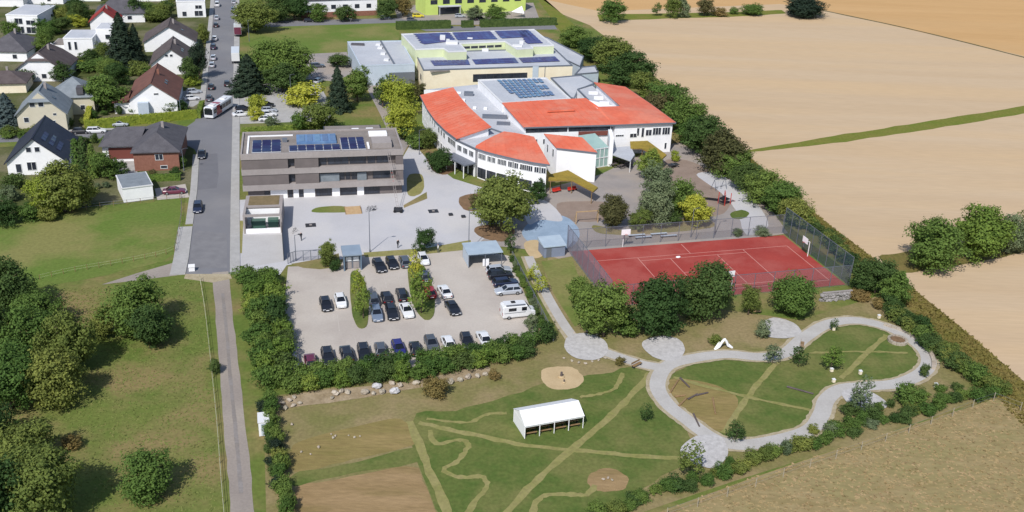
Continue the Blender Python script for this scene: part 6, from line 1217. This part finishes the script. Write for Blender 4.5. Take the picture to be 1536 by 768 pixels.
# ---- plaza things
for lab, px in (("dark paved tree grate near the panel fence", (466, 338)), ("dark paved tree grate towards the school on the plaza", (650, 317)), ("dark bench slab in front of the kiosk strip", (676, 323)), ("dark slab bench right of the first on the plaza", (695, 326))):
    p = G(*px); t = thing("plaza_grate", lab, "grate" if "grate" in lab else "bench", p, GA); big = "grate" in lab; w = 1.0 if big else .4
    MB().box(-w, w, -w * .9, w * .9, .02, .07 if big else .4).build("slab", m_darkmetal, t)
    if big: MB().box(-.25, .25, -.22, .22, .07, .16).build("cover", m_concrete, t)
def person(label, px, top, trousers, rz=0.0, hair=(60, 46, 38)):
    """one continuous skinned figure"""
    p = G(*px); J = [(0, 0, .98), (0, 0, 1.2), (0, 0, 1.42), (0, .01, 1.52), (0, .02, 1.66), (.1, 0, .9), (.11, .05, .5), (.12, .02, .08), (.13, .14, .04), (-.1, 0, .9), (-.11, -.08, .5), (-.12, -.16, .08), (-.13, -.05, .04), (.2, 0, 1.42), (.26, -.05, 1.14), (.26, .06, .9), (-.2, 0, 1.42), (-.26, .04, 1.14), (-.26, .14, .92)]
    Rr = [.16, .15, .16, .06, .11, .09, .065, .045, .04, .09, .065, .045, .04, .07, .05, .04, .07, .05, .04]
    Ed = [(0, 1), (1, 2), (2, 3), (3, 4), (0, 5), (5, 6), (6, 7), (7, 8), (0, 9), (9, 10), (10, 11), (11, 12), (2, 13), (13, 14), (14, 15), (2, 16), (16, 17), (17, 18)]
    me = bpy.data.meshes.new("person"); me.from_pydata(J, Ed, []); o = bpy.data.objects.new("person", me); COL.objects.link(o); sk = o.modifiers.new("skin", 'SKIN')
    for i, r in enumerate(Rr): me.skin_vertices[0].data[i].radius = (r, r * .8 if i < 3 else r)
    me.skin_vertices[0].data[0].use_root = True; sb = o.modifiers.new("sub", 'SUBSURF'); sb.levels = sb.render_levels = 1
    # clothing zones by height on the one body
    M = bpy.data.materials.new("clothing"); M.use_nodes = True; n = M.node_tree; b = n.nodes["Principled BSDF"]; b.inputs["Roughness"].default_value = .9
    tc = n.nodes.new("ShaderNodeTexCoord"); sp = n.nodes.new("ShaderNodeSeparateXYZ"); cr = n.nodes.new("ShaderNodeValToRGB"); mr = n.nodes.new("ShaderNodeMapRange"); mr.inputs[2].default_value = 2.0
    n.links.new(tc.outputs["Object"], sp.inputs[0]); n.links.new(sp.outputs[2], mr.inputs[0]); n.links.new(mr.outputs[0], cr.inputs[0]); cr.color_ramp.interpolation = 'CONSTANT'; e = cr.color_ramp.elements
    e[0].position = 0; e[0].color = L((40, 38, 40)); e[1].position = .05; e[1].color = L(trousers)
    for pos, c in ((.47, top), (.745, (206, 160, 136)), (.83, hair)): x = e.new(pos); x.color = L(c)
    n.links.new(cr.outputs[0], b.inputs["Base Color"]); me.materials.append(M)
    o.location = (p.x, p.y, .02); o.rotation_euler = (0, 0, rz); tag(o, label, "person")
person("person in dark clothes walking on the plaza near the panel fence", (452, 361), (36, 38, 46), (34, 36, 44), 1.0); person("person in white top standing by the small dark tree above the lot", (657, 379), (232, 232, 230), (80, 84, 96), 2.0)
person("person in dark jacket on the strip above the car park", (597, 372), (48, 48, 56), (40, 40, 50), 4.0)
# bicycles leaning near the plaza rail
def bicycle(label, px, rz):
    p = G(*px); t = thing("bicycle", label, "bicycle", p, rz)
    for x in (-.52, .52):
        mb = MB()
        for k in range(12):
            a0 = k * math.pi / 6; a1 = (k + 1) * math.pi / 6; mb.tube((x + .33 * math.cos(a0), 0, .34 + .33 * math.sin(a0)), (x + .33 * math.cos(a1), 0, .34 + .33 * math.sin(a1)), .022, n=4)
        mb.build("wheel", m_black, t)
    mb = MB()
    for a, b in (((-.52, 0, .34), (-.05, 0, .36)), ((-.05, 0, .36), (.38, 0, .82)), ((-.05, 0, .36), (-.2, 0, .84)), ((-.2, 0, .84), (.36, 0, .86)), ((-.52, 0, .34), (-.2, 0, .78)), ((.38, 0, .9), (.52, 0, .34))): mb.tube(a, b, .025, n=5)
    mb.build("frame", m_darkmetal, t); MB().tube((.36, -.28, .98), (.36, .28, .98), .02, n=5).build("handlebar", m_darkmetal, t); MB().box(-.34, -.08, -.07, .07, .86, .92).build("saddle", m_black, t)
bicycle("bicycle parked beside the thin fence on the plaza", (442, 349), 1.2)
for i, x in enumerate((552, 557, 562)): bicycle(ordw(i + 1) + " bicycle from the left at the office entrance", (x, 316.5 - i * .5), GA + .9)
# wooden planter and signs at the office entrance
p = G(530, 318); t = thing("entrance_ramp", "pale wooden ramp slab at the office block entrance", "ramp", p, GA); MB().prism([(-1.6, -1.2), (1.6, -1.2), (1.6, 2.4), (-1.6, 2.4)], .01, [.06, .06, .3, .3]).build("deck", m_woodl, t)
for x in (-1.6, 1.6): MB().bar((x, -1.2, .12), (x, 2.4, .36), .08, .12).build("edge_board", m_wood, t)
p = G(288, 406); t = thing("grit_bin", "white grit bin at the bottom end of the street", "bin", p, GA); MB().prism([(-.5, -.35), (.5, -.35), (.5, .35), (-.5, .35)], 0.02, [.75, .75, 1.0, 1.0]).build("body", m_white, t); MB().prism([(-.55, -.4), (.55, -.4), (.55, .4), (-.55, .4)], [.76, .76, 1.01, 1.01], [.84, .84, 1.09, 1.09]).build("lid", m_whitemetal, t)
wire = None
# ---- court equipment
def hoop(label, p, rz):
    t = thing("basketball_hoop", label, "basketball hoop", p, rz); MB().tube((0, 0, 0), (0, 0, 3.0), .09, n=8).build("pole", m_whitemetal, t); MB().bar((0, 0, 3.0), (0, -1.0, 3.3), .1, .1).build("arm", m_whitemetal, t)
    MB().box(-.9, .9, -1.06, -1.0, 2.9, 4.0).build("backboard", m_white, t); mb = MB()
    for k in range(10): a0 = k * math.pi / 5; a1 = (k + 1) * math.pi / 5; mb.tube((.23 * math.cos(a0), -1.32 + .23 * math.sin(a0), 3.05), (.23 * math.cos(a1), -1.32 + .23 * math.sin(a1), 3.05), .02, n=4)
    mb.build("rim", m_redp, t)
hoop("white basketball hoop at the far left of the red court", G(934, 370), CA); hoop("white basketball hoop at the right court fence", C_(CW - .5, CD * .55), CA - R(90)); hoop("white basketball hoop behind the tall dark tree in front of the court", C_(22, .3), CA + R(180))
t = thing("ball_bag", "white bag lying on the red court", "bag", G(1017, 387), .3); MB().ball((0, 0, .2), .4, (1.2, .7, .5), 10, 6, .08).build("bag_body", m_white, t); MB().bar((-.3, 0, .38), (.3, 0, .38), .06, .05).build("strap", m_bluegrey, t)
def bench(label, p, rz, L_=1.9, m_=None, back=True):
    t = thing("park_bench", label, "bench", p, rz); m_ = m_ or m_wood
    for k in range(3): MB().box(-L_ / 2, L_ / 2, -.25 + k * .17, -.11 + k * .17, .42, .47).build("seat_slat", m_, t)
    if back:
        for k in range(2): MB().box(-L_ / 2, L_ / 2, .28, .33, .58 + k * .17, .7 + k * .17).build("back_slat", m_, t)
    for x in (-L_ / 2 + .2, L_ / 2 - .2): MB().box(x - .04, x + .04, -.22, .3, 0, .42).build("leg", m_darkmetal, t)
for i, (x, y) in enumerate([(955, 355), (965, 358), (988, 353), (1003, 356)]): bench(ordw(i + 1) + " long grey bench from the left behind the far court fence", G(x, y), CA, 3.4, m_bluegrey, False)
def picnic(label, px, rz):
    t = thing("picnic_table", label, "picnic table", G(*px), rz, "picnic tables in the yard")
    for k in range(3): MB().box(-.9, .9, -.36 + k * .25, -.14 + k * .25, .7, .75).build("table_board", m_tile_br, t)
    for s in (-1, 1):
        MB().box(-.9, .9, s * .8 - .14, s * .8 + .14, .42, .47).build("bench_board", m_tile_br, t); MB().bar((s * .6, -.75, 0), (s * .6, -.2, .7), .06, .1).build("leg", m_darkmetal, t); MB().bar((s * .6, .75, 0), (s * .6, .2, .7), .06, .1).build("leg", m_darkmetal, t); MB().bar((s * .6, -.85, .4), (s * .6, .85, .4), .05, .06).build("brace", m_darkmetal, t)
for i, (x, y) in enumerate([(917, 244), (926, 242), (935, 246), (921, 250), (931, 252), (941, 249)]): picnic(ordw(i + 1) + (" picnic table of the back row by the porch roof" if i < 3 else " picnic table, the front row by the porch roof"), (x, y), GA + R(28))
# red seats and tables under the wedge canopy
for i, (x, y) in enumerate([(832, 289), (838, 287.5), (855, 287), (862, 285.5)]):
    t = thing("red_seat", ordw(i + 1) + " red seat from the left under the wedge canopy", "seat", G(x, y), GA + R(20), "red seats under the canopy")
    MB().box(-.5, .5, -.3, .3, .35, .48).build("seat", m_redp, t); MB().box(-.5, .5, .22, .3, .48, .95).build("backrest", m_redp, t)
    for s in (-.4, .4): MB().box(s - .04, s + .04, -.26, .26, 0, .35).build("leg", m_darkmetal, t)
# wooden goal frame
t = thing("goal_frame", "wooden goal frame on the brown play area", "goal", G(880, 335), CA)
for x in (-2.3, 2.3): MB().bar((x, 0, 0), (x, 0, 2.6), .16, .16).build("post", m_woodl, t)
MB().bar((-2.4, 0, 2.6), (2.4, 0, 2.6), .16, .16).build("crossbar", m_woodl, t)
for x in (-2.3, 2.3): MB().bar((x, 0, 2.5), (x, 1.2, .05), .09, .09).build("brace", m_woodl, t)
# red and black climbing frame and swing
t = thing("climbing_frame", "red and black climbing frame in the far playground", "play equipment", G(1086, 306), GA + .4)
for x in (-.9, .9):
    for y in (-.9, .9): MB().tube((x, y, 0), (x, y, 2.6), .08, n=6).build("post", m_redp, t)
MB().box(-.9, .9, -.9, .9, 1.2, 1.3).build("platform", m_black, t); MB().bar((-.9, -.9, 2.55), (.9, .9, 2.55), .1, .1).build("crossbar", m_redp, t)
MB().slab([(.9, -.35, 1.3), (3.2, -.35, .2), (3.2, .35, .2), (.9, .35, 1.3)], .06).build("slide", m_redp, t)
for k in range(4): MB().bar((-1.0, -.8, .3 * k + .3), (-1.0, .8, .3 * k + .3), .06, .06).build("rung", m_black, t)
t = thing("spring_rocker", "black low balance beam beside the red climbing frame", "play equipment", G(1067, 301), -.3); MB().bar((-1.8, 0, .4), (1.8, 0, .5), .3, .3).build("beam", m_black, t)
for x in (-1.5, 1.5): MB().box(x - .15, x + .15, -.15, .15, 0, .4).build("stand", m_black, t)
t = thing("swing_frame", "grey metal swing frame near the field trees", "swing", G(1078, 284), .6)
for x in (-1.6, 1.6):
    for s in (-1, 1): MB().tube((x, s * .9, 0), (x, 0, 2.5), .06, n=6).build("leg", m_metal, t)
MB().tube((-1.7, 0, 2.5), (1.7, 0, 2.5), .06, n=6).build("crossbar", m_metal, t)
for x in (-.6, .6): MB().box(x - .25, x + .25, -.1, .1, .5, .54).build("seat", m_black, t); MB().tube((x - .22, 0, .54), (x - .22, 0, 2.5), .015, n=4).build("chain", m_metal, t); MB().tube((x + .22, 0, .54), (x + .22, 0, 2.5), .015, n=4).build("chain", m_metal, t)
t = thing("table_tennis_table", "dark table tennis table on the brown yard by the yellow shrub", "table", G(1009, 251), .5); MB().box(-1.37, 1.37, -.76, .76, .7, .78).build("tabletop", m_darkmetal, t); MB().box(-.01, .01, -.76, .76, .78, .94).build("net", m_metal, t)
for x in (-.9, .9): MB().box(x - .1, x + .1, -.5, .5, 0, .7).build("leg", m_concrete, t)
# ---- park furniture
t = thing("arch_sculpture", "white arched wooden sculpture beside the park loop", "sculpture", G(1085, 523), GA)
pts = [(-1.5, 0, 0), (-.75, 0, .45), (-.4, 0, 1.2), (0, 0, 1.7), (.4, 0, 1.2), (.75, 0, .45), (1.5, 0, 0)]
mb = MB()
for a, b in zip(pts, pts[1:]): mb.tube(a, b, .2, n=7)
mb.build("arch", m_white, t)
for s in (-1, 1): MB().tube((s * 1.5, 0, 0.05), (s * .5, .6, .9), .14, n=6).build("strut", m_white, t)
LG = "logs in the planted bed"
for i, (a, b) in enumerate([((1005, 590), (1018, 570)), ((1020, 568), (1034, 582)), ((1012, 596), (1028, 594)), ((1032, 600), (1046, 592)), ((1018, 610), (1030, 598)), ((1044, 594), (1062, 590)), ((1069, 598), (1073, 622)), ((1040, 622), (1049, 641))]):
    p = G(*a); q_ = G(*b); d = q_ - p; mb = MB().tube((0, 0, .14), d + Vector((0, 0, .14)), .15, .11, 8); single("log", mb, m_tile_br if i % 2 else m_wood, ordw(i + 1) + " log from the left lying in the planted bed of the loop", "log", p, group=LG, smooth=False)
single("log", MB().tube((0, 0, .15), G(1220, 592) - G(1180, 581) + Vector((0, 0, .15)), .15, .12, 8), m_tile_br, "long dark log on the lawn inside the loop", "log", G(1180, 581))
t = thing("planter_ring", "round stone planter ring inside the loop's upper right", "planter", G(1346, 512)); mb = MB()
for k in range(14): a0 = k * math.pi / 7; MB().box(-.32, .32, -.2, .2, 0, .45).build("kerb_stone", m_bould, t).__setattr__("location", (1.35 * math.cos(a0), 1.35 * math.sin(a0), 0)); t.children[-1].rotation_euler = (0, 0, a0 + math.pi / 2)
MB().tube((0, 0, 0), (0, 0, .3), 1.16, n=14).build("soil", m_bark, t)
cw = [(1326, 488), (1360, 500), (1388, 520), (1399, 540), (1400, 555)]; P = smooth_line(gpts(cw), 5); t = thing("curved_stone_bench", "curved pale stone bench outside the loop's right end", "bench", P[0])
for a, b in zip(P, P[1:]): MB().bar(a - P[0] + Vector((0, 0, .22)), (a - P[0]).lerp(b - P[0], .94) + Vector((0, 0, .22)), .6, .44).build("bench_block", m_bould, t)
for lab, px, h in (("white beehive box right of the park loop", (1403, 582), .9), ("white beehive box at the rough field hedge", (1364, 608), 1.3), ("white beehive box in the field hedge", (1437, 554), .9), ("white information board on the loop's upper lawn", (1250, 496), 1.1), ("white marker stone in the middle of the loop lawn", (1247, 558), .7), ("pale marker stone near the right bay", (1250, 574), .7), ("white marker post on the right lawn of the loop", (1290, 562), .8), ("pale marker stone by the field hedge top", (1318, 478), .8)):
    t = thing("marker_box", lab, "box", G(*px), GA); MB().box(-.2, .2, -.18, .18, .1, h * .8).build("body", m_cream, t); MB().prism([(-.24, -.22), (.24, -.22), (.24, .22), (-.24, .22)], h * .8, [h * .8 + .05, h * .8 + .05, h * .8 + .1, h * .8 + .1]).build("lid", m_whitemetal, t)
    for s in (-.2, .2): MB().box(s * .7 - .03, s * .7 + .03, -.15, .15, 0, .1).build("foot", m_darkmetal, t)
bench("bench on the path junction left of the loop", G(955, 550), GA + .5); bench("bench on the lawn where path and upper bay meet", G(1203, 520), GA + 1.0); bench("wooden bench right of the dry court slope", G(1133, 470), GA, m_=m_woodl)
for lab, px, s in (("sand mound with a dark post in the round sand pit", (842, 566), 1.), ("low dark post in the round sand pit", (846, 574), .6)):
    t = thing("play_post", lab, "post", G(*px)); MB().tube((0, 0, 0), (0, 0, .9 * s), .22 * s, .16 * s, 8).build("post", m_tile_br, t); MB().ball((0, 0, .1), .5 * s, (1, 1, .4), 8, 5).build("mound", m_sand, t)
for i, (x, y) in enumerate([(905, 720), (912, 718), (918, 721)]): o = place("boulder", STN[i], None, G(x, y), (0, 0, i), m_bould, (.5, .4, .35)); tag(o, ordw(i + 1) + " pale stone from the left in the bare patch of the lawn", "stone", "stones in the bare patch")
# sun sail by the far lime green block
t = thing("sun_sail", "white triangular sun sail beside the lime green block", "sun sail", G(776, 26), GA); MB().slab([(-2.5, 0, 2.2), (2.5, -1, 1.6), (2.2, 2, 4.0)], .04).build("sail", mt, t)
for x, y, z in ((-2.5, 0, 2.3), (2.5, -1, 1.8), (2.2, 2, 4.1)): MB().tube((x, y, 0), (x, y, z), .06, n=6).build("post", m_metal, t)
